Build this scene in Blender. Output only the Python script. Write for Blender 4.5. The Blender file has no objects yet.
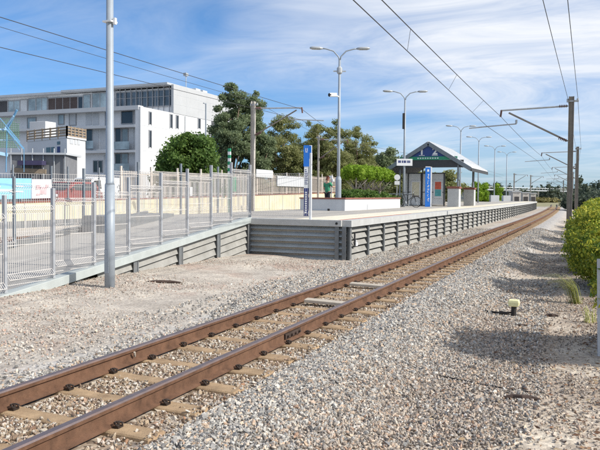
import bpy, math, random
import numpy as np
from mathutils import Vector, Matrix
random.seed(7); RNG=np.random.default_rng(11)
sc=bpy.context.scene
C=sc.collection
R=math.radians

# ------------------------------------------------------------------ camera
F=680.; EYE=1.84; SH=9.7
YAW=math.atan(288/680); PIT=R(1.75); ROLL=R(.5)
CAM=Matrix.Rotation(YAW,3,'Z')@Matrix.Rotation(math.pi/2-PIT,3,'X')@Matrix.Rotation(ROLL,3,'Z')
cd=bpy.data.cameras.new('camera'); cam=bpy.data.objects.new('camera',cd); C.objects.link(cam)
cam.matrix_world=Matrix.Translation((0,0,EYE))@CAM.to_4x4()
cd.sensor_width=36; cd.lens=F/600*36; cd.shift_y=-SH/600; cd.clip_end=9000; cd.clip_start=.05
sc.camera=cam
def ray(px,py): return CAM@Vector(((px-300)/F,(225-SH-py)/F,-1))
def at_depth(px,py,Z): return Vector((0,0,EYE))+ray(px,py)*Z          # a surveyed point: direction and distance
def on_y(px,py,y):
    r=ray(px,py); return Vector((0,0,EYE))+r*(y/r.y)
def on_x(px,py,x):
    r=ray(px,py); return Vector((0,0,EYE))+r*(x/r.x)

# ------------------------------------------------------------------ helpers
def tag(o,label=None,cat=None,group=None,kind=None):
    if label: o['label']=label
    if cat: o['category']=cat
    if group: o['group']=group
    if kind: o['kind']=kind
    return o
def thing(name,label,cat,loc=(0,0,0),rz=0,group=None,kind=None):
    o=bpy.data.objects.new(name,None); C.objects.link(o); o.empty_display_size=.2
    o.location=loc; o.rotation_euler=(0,0,rz)
    return tag(o,label,cat,group,kind)
def copy_tree(o,parent=None):
    c=o.copy(); C.objects.link(c)
    if parent is not None: c.parent=parent
    for ch in list(o.children): copy_tree(ch,c)
    return c
class MB:
    def __init__(s): s.v=[]; s.f=[]; s.m=[]
    def add(s,vs,fs,mi=0):
        b=len(s.v); s.v+= [tuple(v) for v in vs]
        for f in fs: s.f.append(tuple(b+i for i in f)); s.m.append(mi)
        return s
    def box(s,x0,y0,z0,x1,y1,z1,mi=0):
        vs=[(x0,y0,z0),(x1,y0,z0),(x1,y1,z0),(x0,y1,z0),(x0,y0,z1),(x1,y0,z1),(x1,y1,z1),(x0,y1,z1)]
        return s.add(vs,[(0,3,2,1),(4,5,6,7),(0,1,5,4),(1,2,6,5),(2,3,7,6),(3,0,4,7)],mi)
    def bar(s,p,q,w,h=None,mi=0,up=(0,0,1)):
        h=h or w; p=Vector(p); q=Vector(q); d=(q-p).normalized(); u=Vector(up)
        if abs(d.dot(u))>.98: u=Vector((0,1,0))
        a=d.cross(u).normalized()*w/2; b=a.cross(d).normalized()*h/2
        vs=[p-a-b,p+a-b,p+a+b,p-a+b,q-a-b,q+a-b,q+a+b,q-a+b]
        return s.add(vs,[(0,3,2,1),(4,5,6,7),(0,1,5,4),(1,2,6,5),(2,3,7,6),(3,0,4,7)],mi)
    def tube(s,pts,r,n=8,mi=0,caps=True):
        pts=[Vector(p) for p in pts]; rs=r if isinstance(r,(list,tuple)) else [r]*len(pts)
        rings=[]; base=len(s.v); vs=[]
        d=(pts[1]-pts[0]).normalized(); u=Vector((0,0,1)) if abs(d.z)<.9 else Vector((0,1,0))
        a=d.cross(u).normalized()
        for i,p in enumerate(pts):
            if i==0: d=pts[1]-pts[0]
            elif i==len(pts)-1: d=pts[i]-pts[i-1]
            else: d=(pts[i+1]-pts[i-1])
            d.normalize(); a=(a-d*a.dot(d)).normalized(); b=d.cross(a)
            for k in range(n):
                t=2*math.pi*k/n; vs.append(p+(a*math.cos(t)+b*math.sin(t))*rs[i])
        fs=[]
        for i in range(len(pts)-1):
            for k in range(n):
                k2=(k+1)%n; fs.append((i*n+k,i*n+k2,(i+1)*n+k2,(i+1)*n+k))
        if caps: fs.append(tuple(reversed(range(n)))); fs.append(tuple((len(pts)-1)*n+k for k in range(n)))
        return s.add(vs,fs,mi)
    def lathe(s,prof,n=16,cx=0,cy=0,mi=0):
        vs=[]; fs=[]
        for (r,z) in prof:
            for k in range(n):
                t=2*math.pi*k/n; vs.append((cx+r*math.cos(t),cy+r*math.sin(t),z))
        for i in range(len(prof)-1):
            for k in range(n):
                k2=(k+1)%n; fs.append((i*n+k,i*n+k2,(i+1)*n+k2,(i+1)*n+k))
        fs.append(tuple(reversed(range(n)))); fs.append(tuple((len(prof)-1)*n+k for k in range(n)))
        return s.add(vs,fs,mi)
    def prism(s,poly,z0,z1,mi=0):           # footprint polygon (x,y) extruded up
        n=len(poly); vs=[(x,y,z0) for x,y in poly]+[(x,y,z1) for x,y in poly]
        a=sum(poly[i][0]*poly[(i+1)%n][1]-poly[(i+1)%n][0]*poly[i][1] for i in range(n))
        fs=[(i,(i+1)%n,n+(i+1)%n,n+i) for i in range(n)]+[tuple(reversed(range(n))),tuple(range(n,2*n))]
        if a<0: fs=[tuple(reversed(f)) for f in fs]
        return s.add(vs,fs,mi)
    def loft(s,rings,mi=0,caps=True):
        n=len(rings[0]); vs=[p for r in rings for p in r]; fs=[]
        for i in range(len(rings)-1):
            for k in range(n):
                k2=(k+1)%n; fs.append((i*n+k,i*n+k2,(i+1)*n+k2,(i+1)*n+k))
        if caps: fs.append(tuple(reversed(range(n)))); fs.append(tuple((len(rings)-1)*n+k for k in range(n)))
        return s.add(vs,fs,mi)
    def build(s,name,mats,parent=None,org=(0,0,0),smooth=False,bevel=0):
        if not isinstance(mats,(list,tuple)): mats=[mats]
        me=bpy.data.meshes.new(name); ox,oy,oz=org
        me.from_pydata([(x-ox,y-oy,z-oz) for x,y,z in s.v],[],s.f)
        for m in mats: me.materials.append(m)
        me.polygons.foreach_set('material_index',s.m)
        if smooth: me.polygons.foreach_set('use_smooth',[True]*len(s.f))
        me.update(); o=bpy.data.objects.new(name,me); C.objects.link(o)
        if parent is not None: o.parent=parent
        else: o.location=org
        if bevel:
            b=o.modifiers.new('bevel','BEVEL'); b.width=bevel; b.segments=2; b.limit_method='ANGLE'; b.angle_limit=R(40)
        return o
def np_mesh(name,V,Fc,k,mat,parent=None,org=None,smooth=False):
    """V (n,3) verts, Fc (m,k) faces."""
    me=bpy.data.meshes.new(name); V=np.asarray(V,dtype=np.float32); Fc=np.asarray(Fc,dtype=np.int32)
    if org is not None: V=V-np.array(org,dtype=np.float32)
    me.vertices.add(len(V)); me.vertices.foreach_set('co',V.ravel())
    me.loops.add(Fc.size); me.loops.foreach_set('vertex_index',Fc.ravel())
    me.polygons.add(len(Fc)); me.polygons.foreach_set('loop_start',np.arange(0,Fc.size,k,dtype=np.int32))
    me.polygons.foreach_set('loop_total',np.full(len(Fc),k,dtype=np.int32))
    me.materials.append(mat); me.update(calc_edges=True)
    if not smooth: me.shade_flat()
    o=bpy.data.objects.new(name,me); C.objects.link(o)
    if parent is not None: o.parent=parent
    elif org is not None: o.location=org
    return o

# ------------------------------------------------------------------ materials
def nmat(name):
    m=bpy.data.materials.new(name); m.use_nodes=True; nt=m.node_tree; return m,nt,nt.nodes['Principled BSDF']
def node(nt,t,**kw):
    n=nt.nodes.new(t)
    for k,v in kw.items(): setattr(n,k,v)
    return n
def ramp(nt,fac,stops):
    r=node(nt,'ShaderNodeValToRGB'); e=r.color_ramp.elements
    while len(e)<len(stops): e.new(.5)
    for i,(p,c) in enumerate(stops):
        e[i].position=p; e[i].color=(c[0],c[1],c[2],1) if isinstance(c,(tuple,list)) else (c,c,c,1)
    nt.links.new(fac,r.inputs[0]); return r.outputs[0]
def noise(nt,vec,scale,detail=4,rough=.6):
    n=node(nt,'ShaderNodeTexNoise'); n.inputs['Scale'].default_value=scale; n.inputs['Detail'].default_value=detail
    n.inputs['Roughness'].default_value=rough; nt.links.new(vec,n.inputs['Vector']); return n.outputs['Fac']
def mixc(nt,fac,a,b,mode='MIX'):
    n=node(nt,'ShaderNodeMix',data_type='RGBA',blend_type=mode)
    for s,v in ((n.inputs[0],fac),(n.inputs[6],a),(n.inputs[7],b)):
        if hasattr(v,'is_linked'): nt.links.new(v,s)
        elif isinstance(v,(tuple,list)): s.default_value=(v[0],v[1],v[2],1)
        else: s.default_value=v
    return n.outputs[2]
def math_(nt,op,a,b=0.,clamp=False):
    n=node(nt,'ShaderNodeMath',operation=op); n.use_clamp=clamp
    for s,v in ((n.inputs[0],a),(n.inputs[1],b)):
        if hasattr(v,'is_linked'): nt.links.new(v,s)
        else: s.default_value=v
    return n.outputs[0]
def surf(name,c,var=.18,scale=3.,rough=.7,metal=0.,bump=.0,bscale=60.,dirt=None,dscale=1.2,damt=.5,streak=False,spec=.4):
    """a painted / concrete / metal surface with uneven tone, stains of its own shape and a fine bump"""
    m,nt,p=nmat(name); tc=node(nt,'ShaderNodeTexCoord'); g=node(nt,'ShaderNodeNewGeometry'); oi=node(nt,'ShaderNodeObjectInfo')
    add=node(nt,'ShaderNodeVectorMath',operation='ADD'); nt.links.new(tc.outputs['Object'],add.inputs[0])
    cx=node(nt,'ShaderNodeCombineXYZ'); rr=math_(nt,'MULTIPLY',oi.outputs['Random'],37.); nt.links.new(rr,cx.inputs[0]); nt.links.new(rr,cx.inputs[2])
    nt.links.new(cx.outputs[0],add.inputs[1]); vec=add.outputs[0]
    n1=noise(nt,vec,scale,6,.65)
    col=ramp(nt,n1,[(.3,tuple(x*(1-var) for x in c)),(.7,tuple(min(1,x*(1+var)) for x in c))])
    if dirt:
        v2=vec
        if streak:
            mp=node(nt,'ShaderNodeMapping'); mp.inputs['Scale'].default_value=(6,6,.5); nt.links.new(vec,mp.inputs[0]); v2=mp.outputs[0]
        n2=noise(nt,v2,dscale,5,.7)
        f=math_(nt,'MULTIPLY',ramp(nt,n2,[(.45,0.),(.72,1.)]),damt)
        col=mixc(nt,f,col,dirt)
    nt.links.new(col,p.inputs['Base Color'])
    p.inputs['Roughness'].default_value=rough; p.inputs['Metallic'].default_value=metal
    p.inputs['Specular IOR Level'].default_value=spec
    if bump:
        b=node(nt,'ShaderNodeBump'); b.inputs['Strength'].default_value=bump; b.inputs['Distance'].default_value=.02
        nt.links.new(noise(nt,vec,bscale,4,.7),b.inputs['Height']); nt.links.new(b.outputs[0],p.inputs['Normal'])
    return m
def stone_mat(name,stops,rough=.85):
    m,nt,p=nmat(name); g=node(nt,'ShaderNodeNewGeometry'); tc=node(nt,'ShaderNodeTexCoord')
    col=ramp(nt,g.outputs['Random Per Island'],stops)
    n=noise(nt,tc.outputs['Object'],45,4,.7)
    col=mixc(nt,.55,col,ramp(nt,n,[(.3,.55),(.7,1.25)]),'MULTIPLY')
    nt.links.new(col,p.inputs['Base Color']); p.inputs['Roughness'].default_value=rough; p.inputs['Specular IOR Level'].default_value=.25
    return m
def leaf_mat(name,stops,trans=.3,nscale=.9,vary=.45):
    m,nt,p=nmat(name); g=node(nt,'ShaderNodeNewGeometry'); tc=node(nt,'ShaderNodeTexCoord')
    n=noise(nt,tc.outputs['Object'],nscale,3,.6)
    a=math_(nt,'ADD',math_(nt,'MULTIPLY',g.outputs['Random Per Island'],vary),math_(nt,'MULTIPLY',ramp(nt,n,[(.3,0.),(.7,1.)]),1-vary))
    col=ramp(nt,a,stops)
    nt.links.new(col,p.inputs['Base Color']); p.inputs['Roughness'].default_value=.55; p.inputs['Specular IOR Level'].default_value=.25
    t=node(nt,'ShaderNodeBsdfTranslucent'); nt.links.new(col,t.inputs[0])
    mx=node(nt,'ShaderNodeMixShader'); mx.inputs[0].default_value=trans
    nt.links.new(p.outputs[0],mx.inputs[1]); nt.links.new(t.outputs[0],mx.inputs[2])
    nt.links.new(mx.outputs[0],nt.nodes['Material Output'].inputs[0])
    return m
def glass_mat(name,c,rough=.12):
    m,nt,p=nmat(name); tc=node(nt,'ShaderNodeTexCoord'); n=noise(nt,tc.outputs['Object'],.6,2)
    nt.links.new(ramp(nt,n,[(.35,tuple(x*.7 for x in c)),(.65,tuple(x*1.3 for x in c))]),p.inputs['Base Color'])
    p.inputs['Roughness'].default_value=rough; p.inputs['Specular IOR Level'].default_value=.6
    return m

M={}
M['rust']=surf('rail_rust',(.125,.064,.037),.4,9,.88,.0,.4,120,(.23,.125,.075),2.0,.6)
M['worn']=surf('worn_rail_head',(.20,.155,.15),.22,6,.42,.55,.1,60,(.23,.13,.085),3,.6)
M['sleeper']=surf('stained_sleeper_concrete',(.37,.26,.155),.26,6,.9,0,.4,70,(.22,.14,.085),5,.6)
M['sleeper_new']=surf('pale_sleeper_concrete',(.46,.41,.34),.12,6,.9,0,.3,70,(.33,.26,.18),5,.4)
M['clip']=surf('clip_steel',(.055,.042,.036),.3,20,.55,.5)
M['galv']=surf('galvanised_steel',(.42,.44,.46),.12,5,.5,.25,.05,60,(.28,.29,.30),3,.35)
M['fence']=surf('fence_coating',(.36,.375,.40),.1,5,.6,.15)
M['wire']=surf('fence_wire',(.64,.61,.58),.08,5,.6,.1)
M['postgrey']=surf('grey_post_paint',(.20,.23,.26),.15,6,.6,.1,0,60,(.13,.14,.15),4,.4)
M['lamp']=surf('lamp_post_paint',(.31,.35,.395),.08,4,.5,.1,0,60,(.25,.28,.31),3,.4)
M['mast']=surf('mast_steel',(.27,.24,.21),.15,3,.75,.1,.1,40,(.21,.19,.17),2,.6,True)
M['mastpale']=surf('pale_mast_concrete',(.48,.45,.41),.15,3,.85,0,.1,40,(.24,.21,.18),2,.5,True)
M['cable']=surf('overhead_cable',(.05,.05,.055),.1,5,.6)
M['insul']=surf('insulator_glaze',(.14,.06,.04),.1,5,.3)
M['conc']=surf('precast_plank',(.30,.295,.275),.2,2.5,.85,0,.15,70,(.27,.26,.23),1.6,.55,True)
M['plankshade']=surf('shaded_plank',(.34,.375,.40),.12,2.5,.7,0,.1,70,(.30,.30,.28),1.5,.5)  # blue cast of the end wall's shade put into the plank colour
M['steelpost']=surf('retaining_post_steel',(.17,.185,.195),.18,4,.6,.25,0,60,(.24,.19,.15),3,.35)
M['coping']=surf('coping_concrete',(.47,.475,.465),.1,3,.8,0,.1,60,(.36,.35,.33),2,.45)
M['rampedge']=surf('pale_edge_beam',(.42,.455,.445),.1,3,.6,.05,0,60,(.36,.38,.37),2,.4)
M['asphalt']=surf('platform_asphalt',(.39,.365,.325),.12,2,.9,0,.3,90,(.36,.345,.32),.8,.5)
M['ramppave']=surf('ramp_concrete',(.40,.385,.355),.12,1.5,.9,0,.2,90,(.31,.30,.28),.7,.5)
M['tactile']=surf('cream_edge_strip',(.74,.68,.54),.1,3,.85,0,.15,80,(.45,.39,.3),1.5,.4)
M['redline']=surf('red_edge_line',(.42,.10,.06),.15,4,.8,0,0,60,(.3,.2,.15),3,.4)
M['whiteline']=surf('white_edge_line',(.72,.72,.69),.08,4,.8)
M['creamwall']=surf('cream_wall_paint',(.70,.61,.40),.08,1.5,.85,0,.1,50,(.72,.68,.60),1.1,.6)
M['whitewall']=surf('white_render',(.54,.55,.56),.06,1.5,.85,0,.05,50,(.55,.56,.57),.8,.35)
M['shadetint']=surf('shade_tinted_render',(.55,.57,.59),.06,1.5,.85,0,.05,50,(.47,.48,.5),.8,.4)  # white render with the planter front's bluish shade in its colour; also fence boards
M['browncap']=surf('brown_coping',(.25,.10,.075),.2,4,.8)
M['picket']=surf('picket_paint',(.62,.55,.48),.12,4,.7,0,0,60,(.42,.36,.3),3,.4)
M['bwhite']=surf('building_white',(.63,.635,.64),.04,.6,.8,0,.03,30,(.55,.555,.56),.35,.4)
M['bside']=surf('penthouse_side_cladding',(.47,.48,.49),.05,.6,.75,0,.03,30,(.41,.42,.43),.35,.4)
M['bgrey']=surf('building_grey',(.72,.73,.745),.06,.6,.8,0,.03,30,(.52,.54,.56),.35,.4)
M['bpanel']=surf('building_panel',(.52,.54,.56),.08,.8,.6)
M['bdark']=surf('dark_cladding',(.055,.05,.05),.2,.8,.5)
M['bbrown']=surf('brown_screen',(.07,.05,.045),.2,.8,.6)
M['roofdark']=surf('roof_fascia',(.45,.47,.49),.1,.8,.6)
M['glass']=glass_mat('dark_window_glass',(.025,.03,.036))
M['glasspale']=glass_mat('bluish_glass',(.085,.11,.135),.15)
M['curtain']=glass_mat('curtained_glass',(.30,.37,.40),.2)
M['timber']=surf('weathered_timber',(.30,.235,.17),.2,3,.8)
M['frame']=surf('window_frame',(.30,.31,.33),.1,3,.5)
M['blue']=surf('sign_blue',(.02,.17,.62),.08,3,.45)
M['navy']=surf('sign_navy',(.02,.035,.16),.1,3,.5)
M['white']=surf('sign_white',(.75,.76,.77),.05,3,.5)
M['green']=surf('sign_green',(.02,.25,.12),.1,3,.5)
M['dgreen']=surf('fascia_green',(.03,.26,.15),.1,3,.5)
M['gable']=surf('gable_navy',(.03,.065,.22),.1,3,.5)
M['roofwhite']=surf('white_metal_roof',(.78,.79,.80),.05,1.5,.45,.1,0,30,(.6,.62,.63),.8,.3)
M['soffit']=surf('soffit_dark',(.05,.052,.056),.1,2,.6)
M['shelter']=surf('shelter_panel',(.70,.71,.72),.08,2,.5,.1)
M['shframe']=surf('shelter_frame',(.08,.085,.09),.1,2,.5)
M['pier']=surf('rendered_pier',(.50,.51,.51),.08,2,.85,0,.1,60,(.36,.36,.36),1.5,.5)
M['poster_cream']=surf('poster_cream',(.80,.74,.56),.15,6,.6,0,0,60,(.45,.4,.28),9,.5)
M['poster_red']=surf('poster_red',(.68,.14,.08),.2,6,.6)
M['poster_teal']=surf('poster_teal',(.12,.42,.44),.2,6,.6)
M['black']=surf('black_rubber',(.02,.02,.022),.2,6,.6)
M['carred']=surf('car_red_paint',(.30,.05,.045),.06,2,.3,.1,spec=.5)
M['vanwhite']=surf('van_white_paint',(.76,.77,.78),.04,2,.35)
M['banner']=surf('banner_blue',(.24,.50,.68),.06,2,.7,0,0,60,(.28,.58,.76),1.2,.4)
M['bannerw']=surf('banner_white',(.78,.78,.80),.05,2,.7,0,0,60,(.62,.48,.55),2.2,.45)
M['pinkprint']=surf('pink_print',(.62,.40,.42),.15,4,.7)
M['steelblue']=surf('blue_steel_paint',(.17,.38,.60),.1,3,.5)
M['steelpale']=surf('pale_blue_steel',(.40,.62,.80),.1,3,.5)
M['net']=surf('green_netting',(.16,.30,.20),.2,3,.8)
M['shade']=surf('shade_cloth',(.20,.205,.22),.12,2,.9)
M['awning']=surf('purple_awning',(.05,.045,.10),.15,2,.8)
M['trunk']=surf('bark',(.15,.11,.08),.25,5,.9,0,.5,20)
M['trunkpale']=surf('pale_bark',(.36,.32,.27),.2,5,.9,0,.4,20)
M['yellowcap']=surf('yellow_plastic',(.74,.71,.40),.08,8,.6)
M['hose']=surf('black_hose',(.025,.023,.022),.2,6,.7)
M['rustiron']=surf('rusty_iron',(.06,.04,.032),.3,8,.85)
M['skin']=surf('skin',(.50,.31,.22),.06,8,.6)
M['shirt']=surf('green_shirt',(.05,.27,.15),.12,8,.85)
M['trouser']=surf('dark_trousers',(.03,.035,.045),.12,8,.85)
M['hair']=surf('auburn_hair',(.16,.05,.03),.2,20,.7)
M['whitepost']=surf('white_fence_post',(.50,.52,.55),.12,5,.7,0,0,60,(.3,.3,.3),3,.4)
M['leaf_dark']=leaf_mat('leaf_dark_green',[(0,(.05,.095,.022)),(.45,(.10,.18,.04)),(1,(.23,.32,.075))],.4)
M['leaf_euc']=leaf_mat('leaf_grey_green',[(0,(.11,.155,.08)),(.5,(.21,.265,.14)),(1,(.35,.40,.23))],.46)
M['leaf_olive']=leaf_mat('leaf_olive_brown',[(0,(.15,.18,.06)),(.5,(.28,.30,.12)),(1,(.48,.46,.25))],.48)
M['leaf_bright']=leaf_mat('leaf_bright_green',[(0,(.09,.17,.015)),(.5,(.22,.36,.03)),(1,(.38,.50,.06))],.4)
M['leaf_hedge']=leaf_mat('leaf_golden_green',[(0,(.06,.12,.015)),(.34,(.17,.245,.03)),(.68,(.46,.46,.055)),(1,(.76,.66,.10))],.3,2.2,.55)
M['leaf_far']=leaf_mat('leaf_far_green',[(0,(.04,.06,.042)),(.5,(.075,.10,.07)),(1,(.13,.155,.10))])
M['grass']=leaf_mat('grass_blade',[(0,(.22,.27,.06)),(1,(.58,.56,.22))])
M['stone']=stone_mat('ballast_stone',[(0,(.13,.125,.12)),(.13,(.25,.24,.23)),(.33,(.36,.345,.32)),(.6,(.47,.45,.41)),(.78,(.58,.55,.495)),(.86,(.60,.49,.37)),(.95,(.46,.32,.22)),(1,(.68,.65,.59))])
M['stonerust']=stone_mat('rusty_ballast_stone',[(0,(.12,.085,.065)),(.2,(.25,.18,.125)),(.45,(.40,.31,.215)),(.65,(.46,.41,.34)),(.85,(.60,.56,.50)),(.94,(.34,.19,.11)),(1,(.66,.62,.56))])
M['stonesand']=stone_mat('sandy_gravel_stone',[(0,(.22,.19,.16)),(.2,(.38,.33,.28)),(.5,(.55,.50,.43)),(.78,(.60,.49,.41)),(.92,(.42,.24,.18)),(1,(.72,.68,.61))])
M['stonedirt']=stone_mat('dirt_gravel_stone',[(0,(.14,.12,.105)),(.25,(.29,.25,.215)),(.55,(.45,.39,.325)),(.78,(.56,.46,.36)),(.9,(.40,.26,.18)),(1,(.66,.62,.56))])

# ------------------------------------------------------------------ ground
TC=-3.99; NEAR=-3.45; FAR=-4.53; T2=-16.2
def bend(y): return -(max(0.,y-45.))**2/(2*2300.)
def sstep(a,b,t): t=min(1,max(0,(t-a)/(b-a))); return t*t*(3-2*t)
def ramp_z(y): return min(1.11,max(-.16,1.11-.117*(18.5-y)))
def h(x,y):
    x=x-bend(min(y,400)) if y>45 else x
    z=-.035
    if x>-2.55: z=-.035-.21*sstep(-2.55,-1.35,x)+.05*sstep(-1.0,.8,x)
    if x<-5.35: z=-.035-.02*sstep(-5.35,-5.9,x)
    if x<-7: z+=.09*sstep(-7,-9.4,x)*sstep(6,12,y)
    if x<-13.0: z=z+(.32-z)*sstep(-13.0,-13.6,x)*sstep(7,13,y)
    if x<-22.0: z=.95 if x<-22.02 else z
    far=sstep(155,260,y); z=z*(1-far)+far*.4
    if y>260: z=.4+.0022*min(y-260,900)
    k=abs(math.sin(x*1.7+y*.9))*.018+.012*math.sin(x*3.1-y*2.3)
    return z+ (k if -13<x<3 and y<60 and not(-5.3<x<-2.6) else 0)
def ground():
    xs=[-2600,-1500,-800,-400,-200,-120,-80,-60,-50,-40,-34,-30,-27,-25,-23.5,-22.5,-22.06,-22.0,-21.5,-20,-18,-17,-16,-15,-14]
    xs+=list(np.arange(-13.6,4.01,.22))+[4.5,5.5,7,9,12,16,22,30,45,70,120,250,500,1000,1800,2600]
    ys=[-400,-150,-60,-30,-15,-8,-4,-2]+list(np.arange(0,30,.3))+list(np.arange(30,70,1.))+list(np.arange(70,150,3.))+[155,165,180,200,220,240,260,300,350,420,520,700,1000,1500,2200,3200]
    V=[(x,y,h(x,y)) for y in ys for x in xs]; n=len(xs); Fc=[]
    for j in range(len(ys)-1):
        for i in range(n-1): Fc.append((j*n+i,j*n+i+1,(j+1)*n+i+1,(j+1)*n+i))
    m,nt,p=nmat('ground_soil_and_ballast')
    g=node(nt,'ShaderNodeNewGeometry'); pos=g.outputs['Position']
    sep=node(nt,'ShaderNodeSeparateXYZ'); nt.links.new(pos,sep.inputs[0]); X=sep.outputs[0]; Y=sep.outputs[1]
    # track bend so that the ballast follows the rails
    dy=math_(nt,'MAXIMUM',math_(nt,'SUBTRACT',Y,45.),0.); dy=math_(nt,'MINIMUM',dy,355.)
    X=math_(nt,'ADD',X,math_(nt,'MULTIPLY',math_(nt,'MULTIPLY',dy,dy),1/4600.))
    wob=math_(nt,'MULTIPLY',math_(nt,'SUBTRACT',noise(nt,pos,.9,4,.6),.5),1.6)
    XW=math_(nt,'ADD',X,wob)
    def vor(scale,out='Color'):
        v=node(nt,'ShaderNodeTexVoronoi'); v.inputs['Scale'].default_value=scale; nt.links.new(pos,v.inputs['Vector']); return v.outputs[out]
    def gray(c):
        b=node(nt,'ShaderNodeSeparateColor'); nt.links.new(c,b.inputs[0]); return b.outputs[0]
    cell=gray(vor(19.))
    bal=ramp(nt,cell,[(0,.16),(.25,.30),(.55,(.45,.45,.445)),(.82,(.56,.555,.53)),(.93,(.44,.34,.25)),(1,.62)])
    bal=mixc(nt,math_(nt,'MULTIPLY',noise(nt,pos,.55,4),.35),bal,(.50,.44,.37))
    sand=ramp(nt,noise(nt,pos,1.3,6,.7),[(.3,(.345,.305,.26)),(.5,(.455,.41,.355)),(.68,(.60,.545,.46))])
    sand=mixc(nt,math_(nt,'MULTIPLY',ramp(nt,noise(nt,pos,.45,4,.6),[(.52,0.),(.62,1.)]),.4),sand,(.34,.20,.15))
    sand=mixc(nt,.5,sand,ramp(nt,gray(vor(34.)),[(0,.5),(.5,.95),(1,1.25)]),'MULTIPLY')
    dirt=ramp(nt,noise(nt,pos,1.1,6,.7),[(.3,(.33,.265,.205)),(.48,(.46,.385,.305)),(.66,(.62,.545,.44))])
    dirt=mixc(nt,.55,dirt,ramp(nt,gray(vor(28.)),[(0,.45),(.5,.95),(1,1.3)]),'MULTIPLY')
    rusty=ramp(nt,cell,[(0,(.14,.10,.07)),(.4,(.32,.23,.155)),(.8,(.44,.35,.25)),(1,(.52,.46,.38))])
    def band(a,b,src): 
        n=node(nt,'ShaderNodeMapRange'); n.interpolation_type='SMOOTHSTEP'; n.inputs[1].default_value=a; n.inputs[2].default_value=b; nt.links.new(src,n.inputs[0]); return n.outputs[0]
    col=mixc(nt,band(-5.7,-4.95,XW),sand,bal)
    col=mixc(nt,band(-2.5,-1.2,XW),col,dirt)
    trk=math_(nt,'MULTIPLY',band(-4.75,-4.5,X),math_(nt,'SUBTRACT',1.,band(-3.3,-2.75,X)))
    col=mixc(nt,math_(nt,'MULTIPLY',trk,.85),col,rusty)
    # platform side strip, next track's bed and open land beyond
    nearwall=math_(nt,'MULTIPLY',math_(nt,'SUBTRACT',1.,band(-6.4,-6.3,X)),band(18.4,18.6,Y)); col=mixc(nt,nearwall,col,bal)
    col=mixc(nt,math_(nt,'SUBTRACT',1.,band(-13.6,-13.2,X)),col,mixc(nt,.6,bal,(.56,.50,.42)))
    land=ramp(nt,noise(nt,pos,.08,5,.6),[(.35,(.20,.19,.10)),(.55,(.33,.30,.19)),(.7,(.15,.18,.08))])
    street=ramp(nt,noise(nt,pos,.5,5,.6),[(.3,(.14,.14,.14)),(.7,(.22,.215,.21))])
    col=mixc(nt,math_(nt,'SUBTRACT',1.,band(-22.1,-22.0,X)),col,street)
    col=mixc(nt,band(120.,150.,Y),col,land); col=mixc(nt,band(2.5,4.,X),col,land)
    nt.links.new(col,p.inputs['Base Color']); p.inputs['Roughness'].default_value=.95; p.inputs['Specular IOR Level'].default_value=.15
    b=node(nt,'ShaderNodeBump'); b.inputs['Strength'].default_value=.5; b.inputs['Distance'].default_value=.02
    hh=math_(nt,'ADD',math_(nt,'MULTIPLY',vor(19.,'Distance'),-1.),math_(nt,'MULTIPLY',noise(nt,pos,60,4),.4))
    nt.links.new(hh,b.inputs['Height']); nt.links.new(b.outputs[0],p.inputs['Normal'])
    o=np_mesh('ground',V,Fc,4,m,smooth=True); tag(o,'sandy ground and grey ballast bed spreading to the horizon','ground',kind='structure')
ground()

# ------------------------------------------------------------------ loose stones (uncountable)
PHI=(1+5**.5)/2
ICO=np.array([(-1,PHI,0),(1,PHI,0),(-1,-PHI,0),(1,-PHI,0),(0,-1,PHI),(0,1,PHI),(0,-1,-PHI),(0,1,-PHI),(PHI,0,-1),(PHI,0,1),(-PHI,0,-1),(-PHI,0,1)])/1.902
ICF=np.array([(0,11,5),(0,5,1),(0,1,7),(0,7,10),(0,10,11),(1,5,9),(5,11,4),(11,10,2),(10,7,6),(7,1,8),(3,9,4),(3,4,2),(3,2,6),(3,6,8),(3,8,9),(4,9,5),(2,4,11),(6,2,10),(8,6,7),(9,8,1)])
SL0,SLP=.35,.66                                             # sleeper start and pitch along y
def sleeper_clear(x,y): 
    d=(y-SL0+SLP/2)%SLP-SLP/2
    return not(abs(d)<.105 and TC-1.0<x<TC+1.0)
def crushed():                                               # a broken stone: a lump cut by random flat faces
    v=ICO*(1+RNG.normal(0,.12,(12,1)))
    for _ in range(7):
        nn=RNG.normal(size=3); nn/=np.linalg.norm(nn); dd=RNG.uniform(.26,.58); e=v@nn-dd; v=v-np.maximum(e,0)[:,None]*nn
    v=v*np.array([1.25,RNG.uniform(.75,1.1),RNG.uniform(.55,.9)])
    return v*1.3
def stones(name,label,pts,smin,smax,mat,sink=.35):
    n=len(pts); pts=np.array(pts); sc_=(smin+(smax-smin)*RNG.random(n)**1.35)*np.where(RNG.random(n)<.07,1.5,1.)
    base=np.stack([crushed() for _ in range(40)])
    sh=base[RNG.integers(0,24,n)]
    q=RNG.normal(size=(n,4)); q/=np.linalg.norm(q,axis=1,keepdims=True); w,x,y,z=q.T
    Rm=np.stack([np.stack([1-2*(y*y+z*z),2*(x*y-z*w),2*(x*z+y*w)],1),np.stack([2*(x*y+z*w),1-2*(x*x+z*z),2*(y*z-x*w)],1),np.stack([2*(x*z-y*w),2*(y*z+x*w),1-2*(x*x+y*y)],1)],1)
    V=np.einsum('nij,nkj->nki',Rm,sh)*sc_[:,None,None]*.5
    V+=pts[:,None,:]; V[:,:,2]+=(sc_*.5*sink)[:,None]
    Fc=(ICF[None]+12*np.arange(n)[:,None,None]).reshape(-1,3)
    o=np_mesh(name,V.reshape(-1,3),Fc,3,mat); tag(o,label,'stones',kind='stuff')
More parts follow.
